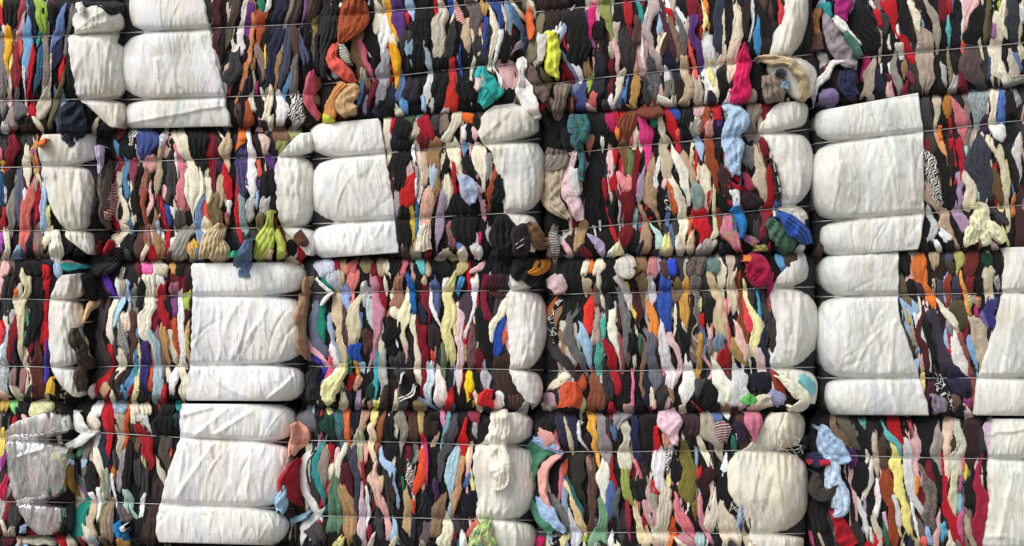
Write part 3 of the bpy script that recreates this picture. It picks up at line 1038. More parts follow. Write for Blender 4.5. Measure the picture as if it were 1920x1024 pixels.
g 1880,500,70 1870,600,60
U 1260,540,40 1270,640,30
R 1215,510,24 1235,600,20 1255,700,30 1260,800,40 1255,890,20
W 1295,570,40 1300,600,24
80/70/66 1350,600,90 1345,700,80
150/148/140 1410,720,90 1370,800,100 1330,880,110
W 1310,800,50 1300,850,40
t 1170,620,40 1190,760,60 1200,870,80
L 1180,660,24 1185,710,20
40/42/52 1740,750,70 1770,830,80
215/160/100 1430,820,60 1450,880,40
Y 1465,800,40 1470,890,60
r 1030,950,60 1030,1010,60
W 1070,940,50 1075,980,50
225/105/170 1105,960,80 1100,1010,80
C 1180,950,80 1220,1000,100
d 1290,960,60 1290,1000,50
K 1360,970,80 1360,1030,80
@ 480 256
205/180/170 60,20,80 70,100,70
135/140/85 200,10,120 170,90,80
u 90,180,80 100,220,60
c 25,200,30 30,280,30
K 80,290,90 90,400,100
u 30,340,30 30,390,24
p 75,370,40 78,400,30
g 60,490,70 40,560,60
L 10,430,30 10,500,30
K 130,500,60 130,570,50
a 150,620,30 170,700,50 210,800,70 230,900,50
K 270,780,70 270,880,70
175/30/45 330,820,70 350,890,70 350,940,50
110/95/75 30,600,70 40,680,60
C 990,30,40 1000,130,40 990,200,24
K 1100,50,100 1090,170,120 1090,280,130 1080,370,100
y 1095,150,10 1100,230,24 1120,295,24
165/155/165 1035,270,16 1050,360,30 1060,470,40 1060,570,30
185/35/35 1185,270,24 1160,340,60 1140,420,120 1140,480,100
W 1205,330,16 1200,430,16
W 1180,90,30 1190,180,20
g 1210,250,30 1215,300,24
r 1250,20,100 1240,90,50
145/110/80 1330,60,100 1330,140,120 1330,190,80
b 1250,140,50 1265,220,60 1270,320,60
215/170/150 1290,420,70 1280,520,90 1275,620,80 1275,700,50
t 1360,260,50 1350,380,60 1330,480,40
170/190/205 1330,220,70 1325,300,60 1320,380,30
Y 1165,540,30 1165,600,50 1175,680,30 1180,750,20
o 1100,540,20 1105,580,16
45/110/150 1205,540,30 1205,620,40 1195,720,30
K 1110,530,50 1120,650,100 1120,760,100
150/135/155 1400,420,40 1390,520,60 1380,620,70 1370,730,50 1360,820,16
e 1405,250,10 1405,350,16
K 1430,180,60 1390,300,50
225/220/190 1470,90,90 1480,170,100 1510,270,50
225/220/190 1445,330,60 1445,400,70 1440,490,40
R 1480,230,24 1490,320,24 1490,390,20
K 1590,200,110 1600,280,110
P 1555,450,30 1570,490,20
A 1560,70,50 1560,120,20
225/165/175 1610,70,30 1635,180,60 1660,260,50
225/165/175 1670,380,40 1700,480,50 1720,600,40 1735,660,16
C 1680,120,100 1690,210,80 1700,310,40 1710,400,30
150/148/152 1750,180,50 1740,260,50 1725,330,40
a 1790,260,30 1770,350,60 1745,450,40 1740,560,30
K 1830,330,60 1800,480,90
K 1530,500,120 1560,620,200 1570,740,180
W 1640,790,60 1640,850,50
m 1675,760,40 1665,830,30
110/130/190 1520,800,50 1550,850,60
150/80/80~f 1460,690,50 1460,790,60
g 1745,720,40 1750,770,30
190/195/210 500,960,140 520,1010,140
130/25/60 600,960,60 620,1010,50
180/150/110 660,950,60 660,1000,50
225/120/115 730,940,50 720,1000,90
160/150/105 820,950,90 830,1000,80
r 880,970,50 890,1020,50
b 940,960,80 945,1010,60
C 985,960,50 990,1010,40
K 1040,950,100 1040,1010,100
200/105/110 1115,950,80 1110,1010,60
105/195/200 1240,940,70 1240,1000,50
b 1285,970,40 1285,1020,40
K 1380,960,150 1380,1020,140
190/175/125 1540,960,90 1530,1010,70
P 1640,1000,50 1690,960,50
@ 960 256
185/120/95 570,20,70 580,110,30
W 675,40,30 675,80,20
110/75/50 830,40,60 850,150,70 855,260,40
95/120/70 850,60,40 880,150,60 890,260,40 900,330,16
215/60/130 1020,20,80 1025,120,60 1020,190,30
190/175/150 1140,30,80 1150,130,80 1160,230,80 1165,300,50
R 1235,40,30 1250,100,30
R 1185,120,20 1190,180,16
k 480,440,40 510,510,30 540,600,30
175/145/105 520,690,70 510,780,70 490,860,60 520,920,30
W 480,710,40 490,760,40
K 600,250,110 610,450,130 620,600,120
P 740,100,30 735,200,50 745,300,40 755,350,14
R 770,130,50 770,190,40
R 770,330,60 765,400,50
150/25/40 690,350,40 705,440,24
230/140/145 830,330,60 860,370,80 880,420,30
230/140/145 875,260,20 880,340,40
110/22/32 930,150,60 925,300,60 935,400,50 960,480,30
105/20/32 850,430,120 860,550,110 860,680,100 850,800,60 850,880,30
g 800,370,14 810,480,24 820,600,40 815,700,30 805,790,14
R 720,580,20 750,680,40 780,770,30
W 605,600,30 610,660,36 620,700,14
W 655,640,16 658,680,12
170/150/175 985,270,20 965,340,50 960,430,50
170/140/110 1050,180,30 1035,270,70 1020,360,90 1030,430,120 1060,500,100 1080,560,40 1110,640,24
W 1100,200,24 1080,290,40 1065,390,30
165/135/110 975,540,40 990,640,50 1000,740,70 990,830,80
160/200/185 920,500,20 930,570,40 930,660,40
185/215/205 1055,690,30 1085,740,60 1100,820,70 1090,880,60
P 1145,320,40 1140,360,40
228/222/208 1210,80,30 1240,170,60 1280,270,80 1310,370,60 1320,480,40
190/160/130 1270,130,50 1310,200,70 1350,270,60 1370,340,40
K 1230,280,60 1260,380,50
195/95/45 1190,400,50 1205,480,60 1220,550,40
C 1200,330,50 1230,420,70 1265,520,70 1285,640,80 1290,740,70 1285,840,30
K~s 1160,470,40 1180,560,50
135/155/150 1355,340,40 1385,420,90 1400,500,80
180/25/40 1400,530,90 1420,640,110 1440,740,80 1410,860,60
200/85/40 1340,640,50 1340,720,50 1345,790,70
L 1390,20,40 1410,90,60 1420,150,20
140/65/35 1480,40,50 1490,150,80 1520,260,70 1535,350,40
R 1480,440,30 1475,500,20
228/218/180 1515,370,20 1515,480,24 1525,600,30 1530,700,60 1500,760,50
165/155/150 1480,800,100 1470,850,60
125/120/120 1770,100,90 1770,220,80
R 1610,190,40 1650,260,40 1690,310,30
50/38/38 1590,300,100 1640,400,80 1700,470,100
50/38/38 1760,450,100 1800,520,130
165/60/85 1760,310,60 1780,380,60
R 1620,350,60 1680,390,50
W 1650,430,80 1690,500,60
R 1610,420,30 1640,500,30
205/190/165 1840,110,30 1845,230,80 1860,340,90 1880,440,50 1890,480,20
225/115/140~f 1620,640,80 1640,740,100 1680,820,80
225/115/140~f 1780,780,60 1820,800,80
115/55/35 1560,600,60 1570,720,40
k 1830,640,50 1840,760,60
r 1890,40,60 1900,120,40
130/40/50 1890,600,60 1890,740,60
C 550,960,60 550,1010,60
o 600,960,50 600,1000,40
C 660,960,80 640,1010,60
140/110/80 980,910,90 970,990,80
190/125/125 1050,930,80 1040,1010,80
175/140/170 1100,940,50 1095,1000,40
B 1140,960,50 1145,1020,50
45/75/200 1200,950,70 1190,1010,60
110/95/85~f 1385,930,120 1380,1010,110
T~f 1480,940,50 1470,1010,40
120/140/135 1520,940,80 1520,1010,80
e 1640,920,70 1640,990,60
@ 1440 256
150/25/30 20,300,60 20,450,70 10,560,60
75/115/160 75,510,50 70,580,30
m 10,800,40 10,850,40
A 100,910,60 110,960,50
75/60/48 180,870,110 130,950,140
W 260,900,60 250,970,50
r 1195,50,50 1200,140,30
W~z 1190,110,40 1220,220,80 1240,340,80 1270,440,80 1300,510,40
K 1270,120,60 1320,260,80 1350,430,60
60/55/40 1230,40,60 1240,100,50
225/155/105 1290,30,50 1320,120,40 1335,220,30 1360,310,24 1375,370,10
R 1370,30,40 1370,80,20
165/28/45 1430,60,50 1450,170,50 1450,280,40 1445,340,30
M 1490,90,40 1490,140,20
58/60/70 1570,60,150 1590,200,200 1620,330,150 1640,450,100
205/195/165 1700,60,80 1740,150,80 1770,300,60 1790,420,50 1800,560,40 1800,660,30 1800,740,14
95/75/45 1700,290,40 1725,400,70 1740,500,40
215/205/180 1480,230,30 1500,330,60 1530,430,90 1500,520,80
170/140/175 1435,280,40 1435,400,60 1430,520,70 1450,640,80 1480,720,50
170/150/130 1200,380,60 1230,460,100 1270,530,60
175/150/130 1300,570,70 1330,660,120 1380,740,60 1410,810,50
185/190/190 1210,590,50 1240,680,60 1220,750,70
W 1320,720,60 1350,770,90
K 1190,650,50 1190,780,60
220/215/205 1870,60,60 1860,130,70 1880,230,50 1880,330,30
K 1810,120,40 1850,260,50 1860,370,40
205/130/75 1850,470,40 1840,560,40
65/42/38 1900,450,60 1890,620,90 1890,760,80
k 1700,560,60 1760,650,70
M 1580,420,30 1580,460,20
K 1020,900,80 1030,1000,60
C 1090,870,80 1095,910,50
235/125/55 1140,900,80 1140,960,110 1140,1030,90
170/150/120 1240,890,90 1250,960,70
65/70/85 1370,890,60 1370,940,50
60/55/40 1380,960,70 1390,1020,60
165/165/95 1440,880,70 1440,950,70 1430,1000,30
115/45/40 1530,880,100 1520,960,100 1510,1010,80
25/60/45 1650,900,80 1670,950,60
d 1645,850,30 1650,880,24
C 1650,980,60 1680,1010,40
K 1740,920,80 1740,1000,70
@ 0 512
215/170/170 15,60,40 10,130,24
45/45/45 80,60,90 60,200,90 50,320,60
205/195/160 190,40,80 200,120,60 170,220,60 155,330,50 150,450,40 155,580,40 160,640,20
235/220/205 150,110,40 130,200,70 120,290,30
o 120,140,30 115,180,20
g 95,300,50 90,350,40
60/150/130~f 195,310,40 190,400,60 175,490,40
K 280,120,90 260,300,120 230,440,110 220,520,50
u 320,200,24 320,260,20
175/20/35 345,40,40 342,180,50 342,320,40 345,450,40 345,570,50 345,630,30
235/70/85 10,430,40 15,500,24
205/225/230 55,400,24 45,470,40 30,560,50 20,620,50
125/20/25 125,330,30 110,420,70 90,520,60 75,640,30
40/35/50 110,520,40 115,620,50 115,700,40
190/205/210~f 30,640,60 30,760,70 30,880,80
220/210/190 210,590,40 215,680,50 220,760,50 210,850,60 215,930,80
80/38/35 290,540,80 290,650,110 290,770,100 290,870,120 290,950,90
50/50/140 355,560,24 352,680,40 350,800,40
150/105/105 180,760,50 165,850,60 150,920,40
q 85,760,60 90,860,50
K 470,900,140 480,950,120
190/160/80 30,970,70 30,1010,60
135/215/130 90,980,90 95,1015,60
K 170,990,100 170,1040,90
215/215/165 300,985,160 320,1015,180
K 690,300,110 680,420,110 720,540,90
60/50/55 770,330,70 760,480,60 780,600,80 800,680,50
y 640,420,16 650,580,30 700,650,40 740,700,24
85/45/160 790,40,60 820,110,60 850,170,40
W 890,80,40 885,140,24
R 825,560,40 830,650,50
R 820,740,50 770,820,60 740,870,40
230/222/205 850,250,50 840,370,60 840,480,60
225/215/195 940,320,60 940,420,50
170/210/225 920,220,50 880,300,40 860,380,40
165/190/230 960,80,50 960,160,50
b 925,90,40 925,140,30
135/135/130~h 920,430,60 930,520,70 950,580,40
C 890,600,60 910,680,60 870,760,60 820,830,60 790,900,40
k 865,500,20 870,600,30
230/180/145 950,360,30 950,430,24
85/55/50 1000,330,60 1000,450,60 1000,560,40 985,680,30
110/115/110 1010,150,50 1020,270,50 1030,370,20
K 1060,60,60 1050,250,50
225/220/200 1120,40,100 1110,120,80 1110,220,100 1110,320,120 1110,420,90 1110,500,70
W 1190,30,70 1195,80,60
p 1095,130,30 1095,160,20
150/25/40 1220,110,60 1210,200,60 1220,300,80 1250,380,60
K 1260,200,60 1270,330,40
165/100/120 1310,100,80 1310,150,60
130/70/130 1315,210,50 1315,300,50
165/180/80 1405,170,80 1405,240,50
W 1360,130,50 1355,280,60 1355,420,50 1370,560,50 1380,680,50
Y~f 1410,440,30 1405,540,40 1420,650,30
190/85/50 1305,360,40 1315,460,40 1325,560,36 1345,630,24
180/140/85 1225,430,50 1235,520,50 1250,620,40
C 1275,450,40 1280,540,50 1300,620,50
160/185/195 1140,480,60 1160,580,60 1180,680,60 1190,790,80 1190,900,100
130/100/105 1185,440,50 1200,560,60 1220,680,60 1215,790,50
55/45/115 1090,540,60 1080,640,70 1075,740,60 1075,880,50
225/85/50 1125,620,40 1130,720,50 1125,830,50
110/170/205 1030,450,50 1030,540,40 1010,640,50
30/125/130 1015,720,40 1005,770,30
A 1000,760,40 960,830,60 920,900,70
228/215/165 1045,560,20 1045,680,24 1030,780,40 1025,880,50 1010,930,50
R 1000,820,40 980,900,50
50/40/38 900,760,100 870,830,120 900,890,120
200/165/125 800,860,70 780,900,60
C 1260,720,40 1270,800,60
W~s 1300,740,60 1290,860,60
C 1370,720,60 1370,830,60 1370,920,50
R 810,980,70 815,1040,70
L~f 900,980,90 905,1030,80
o 950,990,40 950,1030,36
C 1010,990,70 1010,1040,60
C 1090,990,80 1095,1040,70
R 1200,960,60 1200,990,50
K 1250,980,120 1250,1040,110
T 1340,970,50 1345,1010,40
W 740,1000,80 745,1050,70
@ 480 512
20/130/105 520,70,60 560,130,40
20/130/105 530,200,50 490,280,80 480,380,80 500,490,50
95/105/125 440,280,50 440,400,70 470,510,70 520,600,50
230/170/185 410,540,40 450,610,50 510,680,40
50/50/140 450,650,50 500,710,60 470,790,60 455,880,40
220/90/120 555,660,40 550,730,40 520,810,40
W 570,560,50 590,650,50
200/205/215 560,20,150 600,90,70
b 640,20,60 650,70,50
225/130/125 740,20,90 740,90,80 720,170,30
150/175/225 670,110,60 670,180,90 690,250,50
210/190/155 600,180,70 600,290,80 610,380,70 640,480,50 655,580,50 660,670,30
K 550,200,40 560,280,40
160/175/200 555,310,40 570,420,40 590,520,30 620,600,30 645,670,16
90/65/65 660,300,60 660,420,60 660,510,50
200/190/160 760,200,70 740,300,90 730,400,100 730,480,90 740,530,40
W~f 810,110,60 810,220,40
185/195/195 850,190,60 850,290,60 860,380,40
190/130/150 870,40,100 900,150,70 910,280,70 900,420,70 890,540,60 880,640,40 870,690,16
75/110/180 795,320,30 795,400,30
135/20/40 900,30,50 940,140,60 960,240,50 970,290,30
C 970,50,30 980,130,24
150/105/85 1080,60,90 1060,160,110 1040,250,80 1010,290,30
235/225/190 1140,180,50 1120,260,90 1100,340,90 1100,420,60 1110,500,40
C 1040,290,70 1055,320,50
30/95/165 1145,40,40 1165,140,50 1180,260,30
K 1200,100,70 1200,200,50
C 940,440,40 945,540,50 940,600,30
60/165/175 915,610,40 915,720,50 905,830,50 890,930,50
165/165/160 960,620,50 955,740,60 965,860,70 970,940,50
K 1030,360,110 1010,500,120
W 1000,400,20 990,470,24
W 1045,460,14 1065,540,16
k 1060,640,120 1080,760,120
C 1180,340,40 1190,450,50 1210,560,50 1220,680,50 1220,790,50
125/20/40 1240,400,80 1240,520,80 1270,650,60 1265,800,50 1250,930,30
r 1260,150,60 1285,240,50 1300,330,30
N 1250,260,50 1270,370,50
75/90/135 1350,100,80 1350,200,80 1360,290,50
W 1320,150,20 1320,240,30 1350,330,30 1380,390,16
W 1420,60,40 1410,130,20
50/35/38 1340,420,90 1350,520,80
220/210/150 1500,10,60 1450,110,80 1450,220,90 1450,330,90 1440,430,70 1460,540,80 1460,640,70
b 1270,60,50 1275,100,30
70/140/190 1540,70,50 1525,130,40
130/120/85 1465,290,40 1465,350,30
225/195/195 1510,240,40 1530,350,60 1530,480,60 1530,620,50 1525,740,50 1520,880,30
W 1640,60,60 1650,170,40 1620,300,20 1590,400,30 1570,490,20
75/60/70~d 1580,170,60 1575,270,100 1570,360,60 1568,390,20
240/210/150 1490,400,40 1495,450,30
Y~f 1575,560,30 1575,640,20
105/75/80 1625,440,40 1620,540,60 1610,680,60
K 1690,300,90 1710,480,100 1740,620,60
125/25/50 1720,60,40 1710,180,50 1740,320,60
r 1670,600,60 1670,720,50
70/25/35~f 1810,50,140 1800,150,110
100/115/85 1410,580,40 1405,680,50 1400,750,40
225/70/45 1320,590,24 1330,640,30
200/215/225 1305,720,60 1300,830,60 1295,920,60
235/220/215 1360,740,60 1370,840,70 1390,920,90
235/205/30 1605,790,50 1600,850,70 1600,890,40
R 1615,905,50 1615,940,40
235/205/30 1615,960,50 1620,990,50
165/165/175 1710,690,40 1720,790,80 1740,880,50
W 1820,920,60 1830,990,70
35/75/165 1840,370,60 1810,470,60 1800,570,60
235/225/200 1860,240,50 1800,360,60 1770,430,40 1760,500,24
215/100/75 1865,450,50 1860,520,40
60/45/35 1850,640,120 1850,780,100 1880,900,80
180/80/80 720,570,60 730,610,40
35/75/165 760,560,80 740,620,110
235/170/50 745,670,50 760,740,40
E 700,690,40 710,740,30
R 720,790,50 700,860,40
225/160/120~f 765,800,60 750,870,50
L 800,690,50 805,720,40
k~f 690,920,80 690,960,60
75/45/40 820,450,80 830,580,70
W 590,740,50 530,830,60 490,910,50
25/55/45 860,850,60 850,930,50
200/155/135 830,980,90 835,1030,80
225/215/135 920,980,90 925,1030,80
G 1080,980,90 1080,1030,80
200/180/140 1220,985,90 1225,1030,80
85/125/140 1460,990,90 1465,1030,80
@ 960 512
185/95/55 310,180,30 280,270,50 250,400,50 240,520,50
K~s 350,210,40 310,300,50 300,420,60 330,550,40
135/105/75 350,280,50 330,370,50
135/105/75 370,480,50 390,580,50 410,660,40
K 430,200,110 400,330,80
100/100/100 470,310,60 430,420,80 450,540,90 510,660,70 540,730,40
k 310,560,70 370,660,80 430,730,60
205/190/155 560,60,90 570,120,50
220/50/45 595,150,20 580,260,70 580,380,70 575,480,40
100/88/80 625,120,50 630,210,50
200/195/175 660,30,40 665,130,50 680,210,30
165/145/135 635,290,50 640,400,60 640,500,60
155/190/215 525,410,40 550,500,80 560,590,70 575,670,40
85/185/165 680,370,40 680,450,40
85/185/165 660,560,70 650,650,70 650,720,50
185/15/40 700,510,40 730,600,60 760,720,70 790,830,60 790,900,30
k~f 690,680,50 710,800,80 730,920,80
K 700,100,50 720,250,70
190/185/180 810,50,70 850,150,70 890,260,60
238/233/208 760,300,60 750,400,70 760,500,60 785,570,40
75/35/45 800,280,30 810,400,30
110/108/108 800,150,40 850,290,70 860,420,70 860,540,60 870,640,40
235/195/70 865,100,24 890,210,20 930,320,40 940,360,20
70/35/38 930,190,60 960,290,80 950,380,40
125/100/75 980,80,100 980,180,60 985,260,40
W 1050,100,50 1050,190,60
235/140/60 1025,200,40 1040,300,70 1060,410,80 1070,490,60
45/75/155 1130,90,130 1140,200,110 1150,310,90 1170,400,60 1180,440,20
100/102/112 1030,460,80 1035,580,90 1050,700,90 1060,820,80 1055,880,40
215/212/215 1110,400,40 1130,500,80 1150,620,70 1170,730,80 1170,820,60
160/70/70~f 815,520,40 830,600,40 830,690,40
b 810,620,30 820,720,30
K 910,450,80 900,600,100
E~f 965,500,30 960,590,30
190/140/70 1300,50,90 1300,150,110 1300,250,90 1310,350,70 1320,450,20
110/90/70 1230,60,70 1220,180,60
130/120/115~f 1390,40,80 1385,160,60 1385,290,50 1395,370,20
180/185/130 1410,220,30 1410,270,24
225/190/190 1210,520,50 1240,600,60 1260,680,50 1240,770,40
P 1190,470,30 1200,510,24
240/238/225 1320,610,16 1335,690,60 1330,790,100 1310,880,130 1300,960,70
175/135/65 1415,510,40 1410,620,40 1400,720,50 1400,780,24
K 1260,420,70 1300,540,80
K 1480,200,60 1480,330,60
200/180/145 1500,40,60 1520,160,80 1530,280,90 1560,380,90 1600,460,60
195/180/155 1645,40,60 1650,140,80 1650,230,70
235/190/180 1680,400,40 1720,510,80 1740,590,60 1740,640,30
145/70/40 1705,30,50 1710,160,60 1720,280,70 1740,420,110 1760,520,60
R 1425,330,40 1430,400,24
220/65/85 1745,220,30 1760,320,60 1780,420,50
185/155/90 1660,540,50 1690,620,70 1730,660,40
235/225/165 1740,120,40 1790,260,50 1830,380,80 1830,480,80 1820,550,50
70/165/195 1845,160,20 1855,270,30 1860,340,16
k 1800,150,60 1800,220,50
k 1900,250,60 1900,350,50
215/190/185 1850,600,90 1870,680,80 1900,770,60
q 1490,520,60 1490,590,40
110/130/145 1560,490,100 1560,570,70
160/20/30 1595,590,70 1600,660,100 1605,730,30
240/235/215 1530,710,70 1560,790,90 1600,870,110 1610,960,80
230/232/238 1670,730,50 1700,820,120 1710,920,150 1690,990,120
25/25/40 1830,770,150 1860,860,120
K 1470,850,130 1500,950,110
225/115/150 900,760,20 905,850,24 900,1000,24
70/70/72 1410,820,70 1400,890,50
C 1055,910,30 1055,1000,40
215/190/185 1170,960,70 1170,1020,60
t 1190,890,40 1195,940,30
130/75/55 640,800,70 640,900,140 650,1000,140
P 750,780,14 755,830,10
C 380,770,80 320,840,60
200/85/55 520,790,40 500,870,80
k 350,790,80 350,830,60
150/155/200 400,800,60 370,850,50
185/150/165 290,920,80 300,980,90
210/220/170 510,980,60 510,1020,50
R 1045,1000,50 1045,1030,40
B 30,930,130 40,990,130
W~z 60,800,40 100,870,50 145,940,50
g 190,900,40 180,970,50
@ 1440 512
m 15,40,50 10,100,40
R~f 10,180,30 10,280,24
60/50/52 30,380,60 30,520,60
150/55/45 40,760,60 80,840,90 100,900,40
150/155/190 30,920,70 80,960,100
K 150,960,60 160,1000,60
120/105/80 1010,60,50 1040,150,70 1060,230,50
K 1060,80,60 1100,180,60
65/45/55 1130,100,60 1150,160,50
240/125/55 1150,30,100 1180,110,80 1220,190,90 1240,250,30
b 1245,60,40 1250,130,30
75/75/90 1290,80,60 1300,200,50
140/60/45 1350,60,50 1345,140,50 1345,200,30
60/65/80 1410,60,60 1410,180,60
225/160/80 1450,30,24 1465,110,30 1490,200,40 1510,290,30
115/40/40 1520,50,80 1520,140,60
K 1600,60,50 1590,150,50
190/180/155 1640,30,80 1650,130,60 1670,210,70
g~f 1720,50,50 1725,100,40
165/190/140~f 1510,200,50 1510,260,30
195/100/70~f 1570,190,70 1580,240,40
50/50/110 1680,260,90 1680,350,80 1690,420,30
160/50/100 1560,280,40 1565,330,30
100/90/140 1610,320,60 1640,400,40
180/165/145 1520,350,70 1560,450,120 1600,560,100 1600,660,60 1600,720,30
125/165/205 1520,500,60 1540,600,50 1570,700,40 1570,790,24
135/70/65 1430,460,50 1470,560,50 1500,660,40 1520,780,40 1540,900,30 1540,1000,30
C 1290,230,30 1340,310,50 1390,370,50
225/222/215 1400,500,50 1420,600,90 1450,690,80 1490,770,30
130/125/140 1360,400,40 1380,470,20
85/75/50 1420,250,120 1460,380,60
60/55/70 1230,300,90 1260,450,90 1300,600,100 1340,700,120
W 1115,310,50 1130,390,50 1180,490,50 1200,600,50 1215,700,30
80/35/40 1160,320,40 1130,470,40 1170,580,50 1190,680,40
K~d 1190,400,70 1220,500,60 1240,600,40
80/65/35 1010,400,60 1050,500,50 1080,600,50
Y 1040,290,20 1060,360,24
b 1085,420,30 1120,540,30
220/180/170 1150,640,50 1160,720,40
225/200/140 1160,780,40 1165,850,24
L 1110,680,50 1120,750,30
70/30/40 1210,840,60 1210,950,60
K~s 1270,760,60 1320,870,80 1370,970,60
40/35/60 1400,760,140 1460,870,120
100/75/65 1400,940,70 1410,1000,60
150/55/120 1500,970,70 1505,1020,60
@ 0 768
235/205/100 15,180,40 15,260,40 10,320,30
150/60/140 30,350,40 20,430,40
200/40/80 40,520,40 20,600,60 20,660,40
190/180/180 60,620,50 30,720,40 10,800,24
150/30/50 80,690,40 40,800,40 20,900,30
k 110,750,80 110,850,100
C 20,690,30 20,740,24
75/25/40 60,970,110 60,1010,90
195/160/140 145,960,50 140,1000,30
170/165/150 230,985,100 300,985,120 350,985,80
R 480,975,80 490,1010,60
C 540,980,80 545,1020,60
R 590,985,40 590,1010,40
165/170/190 670,960,100 680,1010,100
125/80/130 560,380,30 570,470,40 610,570,40 640,640,30
70/120/95 610,270,60 590,340,50
70/120/95 600,530,50 640,590,24
110/105/100 660,250,60 650,350,50 640,470,40
L 640,390,40 640,440,24
K 690,420,80 700,550,90
235/220/205 690,40,70 700,130,100
205/25/40 815,20,80 820,120,70 820,250,60 820,350,40 825,400,14
38/48/62 760,200,60 770,290,70 790,390,60
W 740,190,60 730,280,40
C 730,350,60 745,430,60 770,490,40
150/160/140 790,480,50 790,570,50 780,660,50
C 800,610,50 780,690,30
115/125/65 790,760,60 780,840,50
150/130/110 830,700,60 815,800,90 805,910,90
190/180/155 900,20,70 900,140,70 895,260,60 890,340,30
k 860,340,30 870,420,40
225/90/40 955,40,40 945,150,50 935,240,40 930,290,14
N 870,90,30 870,140,30
165/155/155 930,300,40 920,400,50 900,520,50 890,590,30
235/135/35 855,450,36 858,490,24
W 845,520,30 855,600,20 865,700,16
K 970,300,50 960,450,70 950,570,60
W 1040,30,120 1090,60,80 1110,120,30
C 1000,30,60 1010,90,50
160/15/35 1050,130,50 1090,220,90 1120,310,90 1130,400,50 1130,490,20
100/70/55 1030,230,50 1030,300,40
K 1210,80,180 1220,180,140
k 1040,400,60 1040,560,60
k 1090,460,60 1090,600,50
75/68/60 1250,230,90 1230,330,80 1250,420,40
C 1190,420,30 1210,480,50 1230,550,30
c 1275,300,20 1270,390,40
60/45/42 1180,560,70 1170,680,60 1140,800,80
95/85/85 920,740,80 950,830,100
155/185/170 950,650,50 970,730,90 1000,790,50
25/140/125 640,710,70 610,800,90 590,900,90
195/175/150 700,720,60 690,820,80 680,920,80
W 740,620,30 745,720,30 740,790,24
W 680,640,50 690,670,40
k 560,740,100 510,850,130
O 775,980,60 780,1010,50
220/170/100 905,990,90 905,1020,80
K 1060,840,100 1060,930,100
65/48/42 1110,850,80 1110,960,90
20/70/60 1320,60,40 1320,110,30
u 1345,60,20 1345,120,16
@ 480 768
100/100/105 360,40,120 410,120,90
L 405,15,40 410,50,30
K 470,60,80 480,160,40
25/60/45 540,100,110 560,190,60
y 545,5,50 550,40,30
60/130/150~f 610,60,90 625,150,70 640,250,30
225/110/60 685,40,50 685,150,50 685,250,40
28/30/45 745,60,90 760,140,50
200/160/140 815,40,60 790,140,50
235/215/140 885,40,60 870,110,40
225/205/175 870,150,70 870,250,60 885,340,40
140/85/50 950,60,40 925,170,50 910,290,40
18/20/28 990,130,90 1000,260,90 1010,380,80
135/130/118 1090,50,100 1100,150,70 1100,240,50 1100,290,20
B 1190,70,70 1170,200,80
200/170/110 1240,30,50 1235,140,40
48/38/34 1310,100,110 1310,170,100
K 1330,20,100 1330,50,90
b 1355,170,40 1340,250,40
215/130/165 1400,40,40 1405,90,30
110/155/170 1440,60,40 1425,170,40 1400,260,20
75/72/76 1490,100,60 1450,250,80 1400,380,70 1390,480,60
135/50/70 1640,30,70 1640,80,50
195/15/25 1570,90,30 1555,180,50 1555,230,80 1560,310,40
K 1720,130,110 1700,220,100
g~f 1650,130,40 1650,190,40
50/50/46 430,330,40 400,470,40 430,580,70 460,700,50
W 400,330,40 360,430,50 360,530,50 390,640,50 450,770,60
W 450,790,60 390,870,60 360,940,40
40/130/130 490,280,50 460,380,60 470,500,60 500,620,50 510,690,24
140/125/115 510,330,60 500,430,80 510,530,50
155/20/35 555,290,50 550,370,40
d 530,290,16 530,340,14
C 570,420,40 550,510,40
P 610,310,40 600,390,30
85/120/95 590,480,70 590,600,90 600,740,100 600,880,100
235/225/205 660,280,40 630,380,50 615,480,40
75/25/35 670,450,90 690,550,90 710,650,60
170/135/95 650,590,70 690,720,80 700,840,90 700,960,80
65/60/80 740,340,50 750,470,50 760,600,40 750,760,30
165/170/140 780,200,60 775,300,70 780,370,40
215/165/150 815,270,40 830,370,30
175/20/40 800,360,40 805,480,30 812,640,16
K 860,410,50 840,510,50
235/200/210 800,560,30 800,700,50 800,850,60 800,990,60
W 830,620,20 845,740,24 835,860,16
225/185/170 880,460,60 890,560,80 910,660,50
215/190/150 930,530,40 930,600,40
225/170/165 950,690,60 980,800,50 985,900,40 985,960,20
165/190/225 935,290,30 945,370,40 990,430,60 1020,510,40 1025,600,20
L 1040,560,20 1060,640,30 1070,710,20
K 930,440,50 930,500,40
60/45/42 1000,520,60 1010,660,60
k 920,790,60 930,930,50
L 1045,840,50 1050,980,70
175/150/110 1130,640,40 1140,760,70 1140,900,60
25/110/85 1100,530,24 1100,580,20
W~z 1160,430,60 1165,560,50 1180,650,30
215/75/40 1270,330,70 1240,440,80 1220,540,70 1200,620,30
215/75/40 1180,710,30 1180,760,24
215/60/125 1260,240,30 1280,370,24 1280,510,16
R 1250,200,30 1252,240,24
130/140/125 1210,330,50 1195,390,40
120/95/85 1200,280,40 1200,320,30
30/32/40 1260,640,80 1260,780,100
70/40/80 1350,560,40 1350,650,40
130/105/85 1390,700,60 1370,790,90 1340,900,80
110/95/100 1280,880,80 1270,980,60
170/200/215 1490,340,70 1475,430,100 1475,530,90 1470,600,40
185/140/105 1550,370,40 1530,500,50 1500,640,50 1480,770,40
70/110/170 1590,490,30 1575,560,30
25/25/35 1600,640,100 1590,800,90
240/230/200 1445,780,30 1440,860,80 1420,950,110 1420,1020,110
L 1450,730,30 1450,780,24
r 1490,940,30 1490,990,24
T 1530,990,50 1530,1020,40
155/145/125 290,880,110 300,960,90
70/48/42 270,710,120 280,780,120
20/40/30 760,960,70 760,1010,60
150/25/45 855,900,40 855,950,30
68/66/64 430,900,120 470,980,120
190/95/95 1640,880,60 1610,950,70
